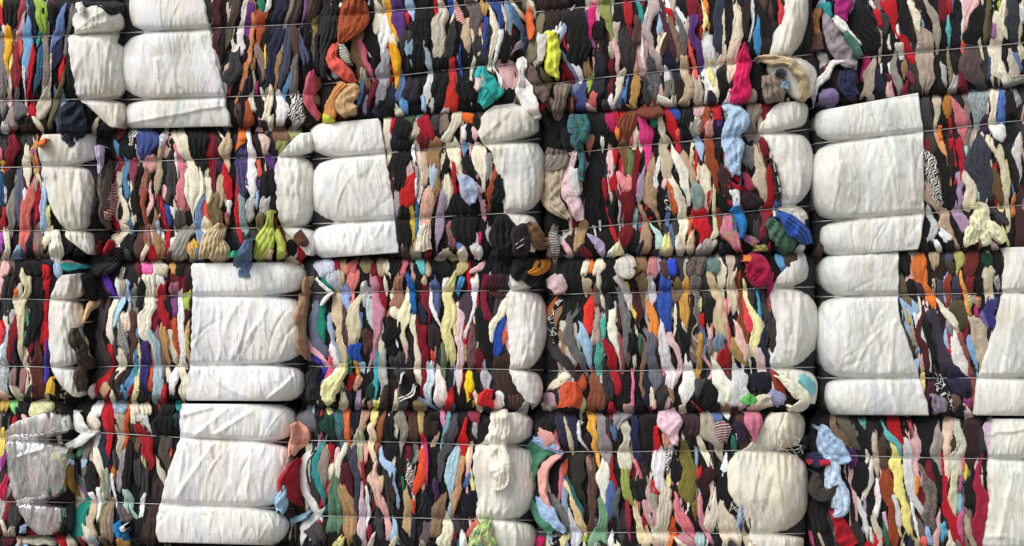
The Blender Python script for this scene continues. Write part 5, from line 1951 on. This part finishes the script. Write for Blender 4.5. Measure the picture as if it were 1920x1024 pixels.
# ------------------------------------------------------------------ white sheeting over the bale ends
# rows of (left x, left y, right x, right y) in photo pixels, the closed (rounded) side, seams as lines
WRAPS = [
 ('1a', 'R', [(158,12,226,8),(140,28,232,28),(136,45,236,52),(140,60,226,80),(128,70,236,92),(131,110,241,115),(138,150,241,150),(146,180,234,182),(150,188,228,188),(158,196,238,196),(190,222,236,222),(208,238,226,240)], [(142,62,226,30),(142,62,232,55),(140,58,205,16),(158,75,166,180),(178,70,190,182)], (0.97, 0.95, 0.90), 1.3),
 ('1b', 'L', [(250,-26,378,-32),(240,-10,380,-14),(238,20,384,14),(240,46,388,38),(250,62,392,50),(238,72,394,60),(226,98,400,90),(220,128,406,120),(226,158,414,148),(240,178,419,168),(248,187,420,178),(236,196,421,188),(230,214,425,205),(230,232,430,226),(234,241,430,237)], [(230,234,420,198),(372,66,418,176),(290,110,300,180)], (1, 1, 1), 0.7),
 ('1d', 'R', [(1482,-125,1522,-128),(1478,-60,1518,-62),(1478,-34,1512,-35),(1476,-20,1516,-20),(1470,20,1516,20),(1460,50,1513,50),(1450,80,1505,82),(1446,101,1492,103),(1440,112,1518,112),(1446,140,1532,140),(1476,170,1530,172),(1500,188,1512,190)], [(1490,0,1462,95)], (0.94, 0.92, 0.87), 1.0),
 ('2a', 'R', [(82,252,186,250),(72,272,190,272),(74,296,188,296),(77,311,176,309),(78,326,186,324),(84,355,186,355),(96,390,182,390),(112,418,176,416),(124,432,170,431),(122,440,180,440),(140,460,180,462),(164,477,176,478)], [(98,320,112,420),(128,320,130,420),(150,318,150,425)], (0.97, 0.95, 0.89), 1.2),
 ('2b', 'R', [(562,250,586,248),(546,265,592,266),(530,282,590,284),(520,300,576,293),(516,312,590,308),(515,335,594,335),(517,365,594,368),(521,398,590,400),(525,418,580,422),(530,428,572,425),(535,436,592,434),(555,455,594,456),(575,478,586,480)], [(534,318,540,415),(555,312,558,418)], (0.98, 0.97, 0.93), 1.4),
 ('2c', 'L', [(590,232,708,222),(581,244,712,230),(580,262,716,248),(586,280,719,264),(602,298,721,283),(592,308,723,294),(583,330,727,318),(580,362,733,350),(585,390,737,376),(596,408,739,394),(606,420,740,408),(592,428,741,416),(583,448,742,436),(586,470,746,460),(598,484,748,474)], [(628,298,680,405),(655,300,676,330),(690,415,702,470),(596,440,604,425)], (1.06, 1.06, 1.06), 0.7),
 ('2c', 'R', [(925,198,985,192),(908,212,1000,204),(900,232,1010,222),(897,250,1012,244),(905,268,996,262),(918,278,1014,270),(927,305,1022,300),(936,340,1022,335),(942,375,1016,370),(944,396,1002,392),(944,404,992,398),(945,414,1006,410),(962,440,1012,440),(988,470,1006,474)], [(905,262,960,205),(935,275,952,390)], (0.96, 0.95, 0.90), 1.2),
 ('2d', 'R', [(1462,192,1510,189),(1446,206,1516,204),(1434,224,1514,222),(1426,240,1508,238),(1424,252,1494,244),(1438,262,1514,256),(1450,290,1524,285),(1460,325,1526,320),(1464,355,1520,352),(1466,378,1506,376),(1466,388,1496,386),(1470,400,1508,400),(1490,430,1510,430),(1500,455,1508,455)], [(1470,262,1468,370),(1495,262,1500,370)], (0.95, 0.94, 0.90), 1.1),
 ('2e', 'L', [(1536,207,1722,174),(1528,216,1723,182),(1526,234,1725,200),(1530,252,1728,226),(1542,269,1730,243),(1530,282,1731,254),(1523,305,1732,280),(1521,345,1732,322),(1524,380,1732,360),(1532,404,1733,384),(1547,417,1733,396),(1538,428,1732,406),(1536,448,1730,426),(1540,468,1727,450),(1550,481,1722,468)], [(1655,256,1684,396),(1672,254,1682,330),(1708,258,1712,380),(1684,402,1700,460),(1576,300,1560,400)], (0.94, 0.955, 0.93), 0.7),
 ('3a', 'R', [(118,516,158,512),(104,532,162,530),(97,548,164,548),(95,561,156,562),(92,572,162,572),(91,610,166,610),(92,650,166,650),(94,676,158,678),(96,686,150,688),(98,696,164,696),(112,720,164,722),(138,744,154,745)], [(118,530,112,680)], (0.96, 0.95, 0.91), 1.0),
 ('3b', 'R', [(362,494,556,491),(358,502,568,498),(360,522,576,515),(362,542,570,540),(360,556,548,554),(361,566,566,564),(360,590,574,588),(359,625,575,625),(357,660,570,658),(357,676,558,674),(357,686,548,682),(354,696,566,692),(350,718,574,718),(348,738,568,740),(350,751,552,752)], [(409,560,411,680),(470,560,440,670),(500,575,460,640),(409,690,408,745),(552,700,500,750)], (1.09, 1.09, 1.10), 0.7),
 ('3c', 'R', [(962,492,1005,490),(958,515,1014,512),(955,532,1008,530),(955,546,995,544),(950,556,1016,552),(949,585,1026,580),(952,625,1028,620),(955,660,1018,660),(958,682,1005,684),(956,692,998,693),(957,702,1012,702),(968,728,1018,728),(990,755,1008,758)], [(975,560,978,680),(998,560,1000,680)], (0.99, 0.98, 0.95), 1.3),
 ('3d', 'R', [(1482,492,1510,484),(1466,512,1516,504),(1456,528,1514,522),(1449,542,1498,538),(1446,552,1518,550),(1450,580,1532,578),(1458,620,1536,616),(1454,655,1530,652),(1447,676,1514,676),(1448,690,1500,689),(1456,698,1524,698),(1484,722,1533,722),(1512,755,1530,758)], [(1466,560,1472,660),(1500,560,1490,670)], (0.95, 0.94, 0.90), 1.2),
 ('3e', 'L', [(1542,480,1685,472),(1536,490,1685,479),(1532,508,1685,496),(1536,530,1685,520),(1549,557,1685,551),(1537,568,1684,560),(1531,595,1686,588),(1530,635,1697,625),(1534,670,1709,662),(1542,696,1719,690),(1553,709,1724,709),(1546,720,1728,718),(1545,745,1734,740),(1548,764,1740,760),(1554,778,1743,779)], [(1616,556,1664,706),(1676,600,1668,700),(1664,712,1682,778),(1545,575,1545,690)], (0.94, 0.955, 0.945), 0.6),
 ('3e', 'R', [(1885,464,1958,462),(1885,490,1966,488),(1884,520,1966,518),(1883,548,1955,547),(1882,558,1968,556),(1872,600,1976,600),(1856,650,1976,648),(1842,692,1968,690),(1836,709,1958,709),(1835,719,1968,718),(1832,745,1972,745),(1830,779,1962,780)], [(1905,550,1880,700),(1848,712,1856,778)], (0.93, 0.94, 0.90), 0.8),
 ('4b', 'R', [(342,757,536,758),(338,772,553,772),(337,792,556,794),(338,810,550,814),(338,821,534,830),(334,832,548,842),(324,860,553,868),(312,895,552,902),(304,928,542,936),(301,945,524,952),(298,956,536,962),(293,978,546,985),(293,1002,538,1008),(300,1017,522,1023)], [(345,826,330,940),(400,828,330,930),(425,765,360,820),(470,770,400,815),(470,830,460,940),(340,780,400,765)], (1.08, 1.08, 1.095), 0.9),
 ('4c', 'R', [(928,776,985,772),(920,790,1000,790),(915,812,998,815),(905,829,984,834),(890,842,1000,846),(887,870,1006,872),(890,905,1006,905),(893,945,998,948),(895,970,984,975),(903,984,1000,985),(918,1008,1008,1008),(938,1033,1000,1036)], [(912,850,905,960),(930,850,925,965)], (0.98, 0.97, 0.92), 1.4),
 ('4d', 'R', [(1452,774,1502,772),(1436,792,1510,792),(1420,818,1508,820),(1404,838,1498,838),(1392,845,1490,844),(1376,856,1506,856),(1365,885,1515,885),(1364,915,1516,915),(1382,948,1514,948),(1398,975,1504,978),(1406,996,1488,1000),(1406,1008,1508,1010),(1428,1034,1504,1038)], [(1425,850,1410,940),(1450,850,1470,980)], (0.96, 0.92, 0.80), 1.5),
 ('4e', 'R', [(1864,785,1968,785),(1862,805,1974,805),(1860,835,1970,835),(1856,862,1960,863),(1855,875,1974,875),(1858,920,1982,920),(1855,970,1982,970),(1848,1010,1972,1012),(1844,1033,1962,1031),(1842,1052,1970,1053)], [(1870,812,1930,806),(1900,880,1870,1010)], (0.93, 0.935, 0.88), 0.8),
]

def build_wrap(bk, side, rows, seams, tint, wrinkle, seed, mat=None, name="wrap_sheet", lift=0.0):
    b = BY[bk]
    r = np.random.default_rng(seed)
    R4 = np.asarray(rows, float)
    # dense rows by smooth interpolation along the height
    mid = 0.5 * (R4[:, 1] + R4[:, 3])
    H = mid[-1] - mid[0]
    nv = int(H / 1.9)
    v = np.linspace(mid[0], mid[-1], nv)
    def smooth(yv):
        # monotone cubic (Fritsch-Carlson style tangents)
        d = np.diff(yv) / np.diff(mid)
        m = np.zeros(len(yv)); m[0], m[-1] = d[0], d[-1]
        for i in range(1, len(yv) - 1):
            m[i] = 0 if d[i - 1] * d[i] <= 0 else 2 * d[i - 1] * d[i] / (d[i - 1] + d[i])
        i = np.clip(np.searchsorted(mid, v) - 1, 0, len(mid) - 2)
        h = mid[i + 1] - mid[i]; t = (v - mid[i]) / h
        return ((2*t**3-3*t**2+1)*yv[i] + (t**3-2*t**2+t)*h*m[i] + (-2*t**3+3*t**2)*yv[i+1] + (t**3-t**2)*h*m[i+1])
    xl, yl, xr, yr = [smooth(R4[:, k]) for k in range(4)]
    # the outer edge rounds off between the wires
    xo = xr if side == 'R' else xl
    yo = yr if side == 'R' else yl
    _, wa, wb, _e = b.levels(xo); tp = b.at(b.top, xo)
    f = np.clip(np.where(yo < wa, (yo - tp) / (wa - tp), np.where(yo < wb, (yo - wa) / (wb - wa), (yo - wb) / (_e - wb))), 0, 1)
    pin = 6.0 * (1 - 4 * f * (1 - f)) ** 1.8
    if side == 'R': xr = xr - pin
    else: xl = xl + pin
    rag = Wob(r, 7, 0.05, 0.45)(v) * (1.4 if wrinkle > 0.95 else 0.8)
    if side == 'R': xl = xl + rag
    else: xr = xr + rag
    width = float(np.mean(xr - xl))
    nu = int(np.clip(width / 1.9, 24, 120))
    # u = 0 at the free inner edge, 1 at the rounded end; denser towards the end
    u = np.linspace(0, 1, nu); u = 1 - (1 - u) ** 1.25
    if side == 'R':
        PX = xl[:, None] + (xr - xl)[:, None] * u; PY = yl[:, None] + (yr - yl)[:, None] * u
    else:
        PX = xr[:, None] + (xl - xr)[:, None] * u; PY = yr[:, None] + (yl - yr)[:, None] * u
    wid = (xr - xl)[:, None]
    rad = np.minimum(0.85 * wid, 62.0)
    k = np.clip((u[None, :] * wid - (wid - rad)) / rad, 0, 0.9999)
    RR = np.minimum(rad * S, 0.16)
    rec = RR * (1 - np.sqrt(1 - k ** 2))
    lobe = b.lobe(PX, PY)
    amp = 0.055 * np.clip(0.4 + 0.6 * u[None, :] * 1.6, 0, 1)
    Y = b.y0 + b.yaw * (PX - 0.5 * (b.xL + b.xR)) * S - 0.020 - 0.025 * np.clip(b.wire_dist(PX, PY) / 9, 0, 1) ** 0.7 - lift - amp * lobe + rec
    dw = b.wire_dist(PX, PY)
    g = np.clip(dw / 10, 0, 1)
    # gathers fanning from the wires, long pulls, soft dents
    f1, f2 = Wob(r, 5, 0.02, 0.09), Wob(r, 5, 0.02, 0.10)
    lam = r.uniform(9, 13)
    fan = np.sin(2 * math.pi * PX / lam + 5.0 * f1(PX * 0.8, PY * 0.5)) * (0.5 + 0.5 * f2(PX, PY))
    fan2 = np.sin(2 * math.pi * PX / (lam * 0.53) + 3.2 * f2(PX * 1.3, PY))
    fade = np.exp(-dw / 20) * g
    disp = wrinkle * (0.0075 * fan * fade + 0.0034 * fan2 * np.exp(-dw / 12) * g)
    if wrinkle > 0.95:       # gathered sack ends: folds run the whole height
        disp = disp + wrinkle * 0.0014 * fan * (0.5 + 0.5 * lobe)
    disp = disp + 0.009 * Wob(r, 6, 0.02, 0.07)(PX, PY * 0.8) + 0.0024 * (1 - np.abs(Wob(r, 8, 0.05, 0.22)(PX, PY * 0.45))) + 0.0013 * (1 - np.abs(Wob(r, 8, 0.12, 0.4)(PX + 0.3 * PY, PY * 0.5)))
    gath = wrinkle > 0.95
    for _ in range(int(14 + width / 5) if not gath else int(26 + width / 3)):
        cx, cy = r.uniform(xl.min(), xr.max()), r.uniform(mid[0], mid[-1])
        an = r.normal(0, 0.38) if not gath else r.normal(0, 0.13)
        ln, sg, a = r.uniform(18, 75) * (1.3 if gath else 1), r.uniform(1.6, 4.6), r.uniform(0.002, 0.009) * r.choice([-1, 1])
        dx, dy = PX - cx, PY - cy
        al = dx * math.sin(an) + dy * math.cos(an); ac = dx * math.cos(an) - dy * math.sin(an) + 0.004 * al ** 2 * r.choice([-1, 1])
        disp = disp + a * np.exp(-(ac / sg) ** 2) * np.exp(-(al / ln) ** 2 * 2) * np.clip(dw / 6, 0, 1)
    for (x1, y1, x2, y2) in seams:
        L = math.hypot(x2 - x1, y2 - y1); tx, ty = (x2 - x1) / L, (y2 - y1) / L
        al = (PX - x1) * tx + (PY - y1) * ty
        ac = (PX - x1) * ty - (PY - y1) * tx + 1.2 * f1(PX * 2, PY * 2)
        win = np.clip((al + 4) / 8, 0, 1) * np.clip((L + 4 - al) / 8, 0, 1)
        disp = disp + win * (0.0095 / (1 + np.exp(-np.clip(ac / 0.9, -30, 30)))) * np.exp(-np.maximum(ac, 0) / 14)
        disp = disp + win * 0.0045 * np.exp(-(ac / 3.5) ** 2)
    Y = Y - disp * np.clip(0.25 + dw / 5, 0, 1)
    X, Y, Z = W(PX, PY, Y)
    front = np.stack([X, Y, Z], 2)
    # the side of the bale, back to the wall
    sg = 1 if side == 'R' else -1
    ns = 9
    cols = []
    for j in range(1, ns + 1):
        q = j / ns
        c = front[:, -1, :].copy()
        c[:, 1] = c[:, 1] + (BACK - 0.02 - c[:, 1]) * q ** 1.4
        c[:, 0] = c[:, 0] - sg * (0.006 * q + 0.004 * Wob(r, 5, 0.05, 0.2)(v, q * 40))
        cols.append(c[:, None, :])
    inner = front[:, 0, :].copy(); inner[:, 1] += 0.05
    top_row = None
    G = np.concatenate([inner[:, None, :], front] + cols, 1)
    t0, t1 = G[0].copy(), G[-1].copy()
    t0[:, 1] += 0.06; t1[:, 1] += 0.06
    t0[:, 2] -= 0.012; t1[:, 2] += 0.012
    G = np.concatenate([t0[None], G, t1[None]], 0)
    nr, nc = G.shape[:2]
    q = grid_quads(nr, nc)
    if side == 'L':
        q = q[:, ::-1]
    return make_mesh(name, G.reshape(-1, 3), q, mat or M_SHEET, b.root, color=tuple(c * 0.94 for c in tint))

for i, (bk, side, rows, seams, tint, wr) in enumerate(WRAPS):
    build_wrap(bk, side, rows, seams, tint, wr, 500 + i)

PL = [(34,790,118,762),(18,800,132,780),(12,812,136,805),(15,821,112,826),(10,835,136,838),(14,865,142,865),(18,905,134,905),(26,932,118,936),(30,940,110,942),(33,950,134,952),(48,978,128,982),(74,1003,106,1004)]
def muted_cloth():
    m, n, l, p = new_mat("muted_bundle_cloth")
    p.inputs["Roughness"].default_value = 0.9
    tc = n.new("ShaderNodeTexCoord")
    nz = n.new("ShaderNodeTexNoise"); nz.inputs["Scale"].default_value = 5; nz.inputs["Detail"].default_value = 1.5; nz.inputs["Distortion"].default_value = 1.0
    mp = n.new("ShaderNodeMapping"); mp.inputs["Scale"].default_value = (1.6, 1, 0.7)
    l.new(tc.outputs["Object"], mp.inputs[0]); l.new(mp.outputs[0], nz.inputs["Vector"])
    r = n.new("ShaderNodeValToRGB"); r.color_ramp.interpolation = 'LINEAR'
    e = r.color_ramp.elements
    e[0].position = 0.36; e[0].color = (0.10, 0.095, 0.095, 1)
    e[1].position = 0.66; e[1].color = (0.62, 0.62, 0.34, 1)
    for ps, c in ((0.43, (0.42, 0.40, 0.39, 1)), (0.49, (0.66, 0.50, 0.50, 1)), (0.54, (0.62, 0.60, 0.56, 1)), (0.60, (0.30, 0.30, 0.31, 1))):
        k = e.new(ps); k.color = c
    l.new(nz.outputs["Fac"], r.inputs[0]); l.new(r.outputs[0], p.inputs["Base Color"])
    return m
build_wrap('4a', 'R', PL, [], (1, 1, 1), 1.3, 640, muted_cloth(), "bundled_cloth", 0.0)
build_wrap('4a', 'R', [(a - 1, y, c + 2, d) for a, y, c, d in PL], [(40, 830, 60, 930), (80, 828, 90, 935), (30, 860, 100, 835)], (1, 1, 1), 1.1, 641, M_PLASTIC, "plastic_film", 0.022)

# frayed threads on the sack of bale 4d, joined: nobody could count them
r = np.random.default_rng(77)
TV, TQ, nb = [], [], 0
b = BY['4d']
for k in range(50):
    if k < 32:
        x, y = r.uniform(1366, 1440), r.uniform(930, 960)
        an, ln = r.normal(1.5, 0.9), r.uniform(8, 34)
    else:
        x, y = r.uniform(1440, 1505), r.uniform(812, 850)
        an, ln = r.uniform(-0.6, 2.6), r.uniform(8, 30)
    n = 7
    t = np.linspace(0, 1, n)
    bend = r.normal(0, 0.8)
    px = x + ln * t * np.cos(an + bend * t); py = y + ln * t * np.sin(an + bend * t) + 3 * t * t
    yy = b.depth(px, py) - 0.055 - 0.05 * t * r.uniform(0.2, 1)
    X, Y, Z = W(px, py, yy)
    V, q = tube(np.stack([X, Y, Z], 1), np.linspace(0.0016, 0.0007, n), 4)
    TV.append(V); TQ.append(q + nb); nb += len(V)
o = make_mesh("frayed_threads", np.vstack(TV), np.vstack(TQ), M_THREAD, b.root)
o["kind"] = "stuff"

# ------------------------------------------------------------------ garments packed in the bale faces
def wrap_cover(bk):
    out = []
    for (k, side, rows, *_x) in WRAPS:
        if k == bk:
            out.append((side, np.asarray(rows, float)))
    return out

FILL = [('K', 44), ('26/25/26', 18), ('k', 6), ('36/36/42', 7), ('D', 6), ('N', 4), ('B', 1.5), ('r', 2), ('60/58/54', 2), ('e', 1.0),
        ('q', 1.0), ('C', 2), ('W', 1), ('L', 0.6), ('R', 1), ('P', 1)]
fk = [f[0] for f in FILL]; fp = np.array([f[1] for f in FILL], float); fp /= fp.sum()
gidx = 0
def add_garment(b, tok, strokes, off, seed, name="garment", label=None, **kw):
    rgb, pat, word = color_of(tok)
    V, Q, U = ribbon(strokes, b, off, seed, **kw)
    o = make_mesh(name, V, Q, MATS[pat], b.root, U, color=rgb)
    if label:
        o["label"] = label
    return o

for bi, b in enumerate(BALES):
    r = np.random.default_rng(900 + bi)
    cover = wrap_cover(b.key)
    x = b.xL + 10
    low = b.key[0] == '5'
    while x < b.xR - 6:
        t, e = float(b.at(b.top, x)), float(b.at(b.bot, x))
        y = t - r.uniform(0, 8)
        while y < e - 12:
            ln = r.uniform(60, 190)
            y2 = min(y + ln, e + r.uniform(-2, 8))
            if e - y2 < 25:
                y2 = e + r.uniform(-2, 8)
            hidden = False
            for side, rows in cover:
                ym = 0.5 * (y + y2)
                lx = np.interp(ym, 0.5 * (rows[:, 1] + rows[:, 3]), rows[:, 0]); rx = np.interp(ym, 0.5 * (rows[:, 1] + rows[:, 3]), rows[:, 2])
                if lx + 8 < x < rx + 30 if side == 'R' else lx - 30 < x < rx - 8:
                    hidden = True
            off_frame = x < -40 or x > 1960
            if not hidden and not (low and y > t + 60):
                w = r.uniform(20, 36)
                p1 = (x + r.normal(0, 3), y, w * r.uniform(0.5, 1))
                p2 = (x + r.normal(0, 5), y + 0.33 * (y2 - y), w * r.uniform(0.8, 1.2))
                p3 = (x + r.normal(0, 5), y + 0.67 * (y2 - y), w * r.uniform(0.8, 1.2))
                p4 = (x + r.normal(0, 3), y2, w * r.uniform(0.4, 1))
                add_garment(b, fk[r.choice(len(fk), p=fp)], [[p1, p2, p3, p4]], r.uniform(-0.020, -0.006), int(r.integers(1e9)), coarse=2.0, ext=6)
            y = y2 - r.uniform(2, 14)
        x += r.uniform(12, 17)

# thin folded edges squeezed in between the others
LIGHT = ['C', 'C', 'C', 'W', 'W', '235/225/205', '228/215/185', 'P', 'P', '235/205/200', 'L', 'R', 'R', '200/30/45', 'r', 'r', 'e', 'b', 'g', 't', 'k', 'N',
         '60/50/48', '205/195/165', 'K', 'K', 'K', 'K', 'p', 'S', 'y', 'l', 'D', 'B', 'K', 'K', 'K', 'C']
SHARE = {'1': 0.8, '2': 1.25, '3': 1.35, '4': 1.1, '5': 0.3}
for bi, b in enumerate(BALES):
    r = np.random.default_rng(4000 + bi)
    x0, x1 = max(b.xL + 14, -30), min(b.xR - 14, 1950)
    if b.key[0] == '5':
        continue
    cover = wrap_cover(b.key)
    m = int((x1 - x0) / 13.0 * SHARE[b.key[0]] * (0.7 if b.key[1] == 'e' else 1.0))
    for k in range(m):
        x = r.uniform(x0, x1)
        t, e = float(b.at(b.top, x)), float(b.at(b.bot, x))
        ln = r.uniform(80, 210)
        y = r.uniform(t - 4, max(t + 2, e - ln)); y2 = min(y + ln, e + 5)
        ym = 0.5 * (y + y2)
        if any((np.interp(ym, 0.5 * (w[:, 1] + w[:, 3]), w[:, 0]) - (0 if sd == 'R' else 30) < x < np.interp(ym, 0.5 * (w[:, 1] + w[:, 3]), w[:, 2]) + (30 if sd == 'R' else 0)) for sd, w in cover):
            continue
        w = r.uniform(5, 12)
        pts = [(x + r.normal(0, 4) + r.normal(0, 3), y + f * (y2 - y), w * r.uniform(0.5, 1.2)) for f in (0, 0.25, 0.5, 0.75, 1)]
        add_garment(b, LIGHT[int(r.integers(len(LIGHT)))], [pts], r.uniform(-0.006, 0.003), int(r.integers(1e9)), coarse=1.35, ext=10)

# crumpled ends bulging out along the row seams
for bi, b in enumerate(BALES):
    if b.key[0] == '5':
        continue
    r = np.random.default_rng(6000 + bi)
    cover = wrap_cover(b.key)
    x = max(b.xL + 8, -30)
    while x < min(b.xR - 6, 1950):
        e = float(b.at(b.bot, x))
        if not any((np.interp(e, 0.5 * (w[:, 1] + w[:, 3]), w[:, 0]) - 4 < x < np.interp(e, 0.5 * (w[:, 1] + w[:, 3]), w[:, 2]) + 4) for sd, w in cover) and r.random() < 0.7:
            w = r.uniform(8, 20); h = r.uniform(18, 46)
            tilt = r.normal(0, 9)
            y0 = e - h * r.uniform(0.45, 0.95) + r.uniform(-2, 6)
            pts = [(x + tilt, y0, w * 0.6), (x + tilt * 0.3 + r.normal(0, 2), y0 + 0.5 * h, w), (x - tilt * 0.4, y0 + h, w * r.uniform(0.5, 1.1))]
            pool = LIGHT + ['K', 'K', 'K', 'k', 'k', 'D', 'N', '28/26/27']
            add_garment(b, pool[int(r.integers(len(pool)))], [pts], r.uniform(0.004, 0.02), int(r.integers(1e9)), coarse=1.1, loose=True, fold=0.9, thick=0.004, pinch=False)
        x += r.uniform(12, 30)

def parse_pts(s, ox, oy):
    return [(ox + float(a) / 4, oy + float(b_) / 4, float(c) / 4) for a, b_, c in (p.split(',') for p in s.split())]

ox = oy = 0
order = 0
for ln in GARMENTS.strip().splitlines():
    if ln.startswith('@'):
        _, ox, oy = ln.split(); ox, oy = float(ox), float(oy)
        continue
    tok, rest = ln.split(' ', 1)
    pts = parse_pts(rest, ox, oy)
    pts = [(a, c, w * 1.04) for a, c, w in pts]
    cx = sum(p[0] for p in pts) / len(pts); cy = sum(p[1] for p in pts) / len(pts)
    b = find_bale(cx, cy)
    order += 1
    _, pat, word = color_of(tok)
    desc = {'z': 'black and white print', 'd': word + ' dotted', 'h': word + ' striped', 'f': word + ' patterned', 's': 'black with white squiggles', '': word}[pat]
    rr = random.Random(order * 7 + 3)
    add_garment(b, tok, [pts], rr.uniform(0.002, 0.014), order * 13 + 5, label=desc + " garment", ext=17 if len(pts) > 2 else 9)

# ------------------------------------------------------------------ loose garments hanging from or stuck between the bales
ox = oy = 0
for li, ln in enumerate(LOOSE.strip().splitlines()):
    if ln.startswith('@'):
        _, ox, oy = ln.split(); ox, oy = float(ox), float(oy)
        continue
    name, cat, label, off, spec = ln.split('|')
    pieces = spec.split(' + ')
    root = None
    b = None
    for k, piece in enumerate(pieces):
        tok, rest = piece.split(' ', 1)
        strokes = [parse_pts(s, ox, oy) for s in rest.split(' ; ')]
        if b is None:
            al = [p for s in strokes for p in s]
            b = find_bale(sum(p[0] for p in al) / len(al), sum(p[1] for p in al) / len(al))
        rgb, pat, word = color_of(tok)
        o_ = float(off) + 0.010 + 0.022 * k
        V, Q, U = ribbon(strokes, b, o_, 7000 + li * 17 + k, thick=0.010 if k == 0 else 0.006, fold=1.0 if k == 0 else 0.7, pinch=False, deep=0.03, loose=True, ragged=0.6)
        if k == 0:
            c = V.mean(0)
            root = make_mesh(name, V - c, Q, MATS[pat], None, U, color=rgb)
            root.location = c
            root["label"] = label; root["category"] = cat; root["group"] = "loose clothes hanging from the bales"
        else:
            ch = make_mesh("coloured_patch", V - c, Q, MATS[pat], None, U, color=rgb)
            ch.parent = root
            ch["label"] = word + " part"
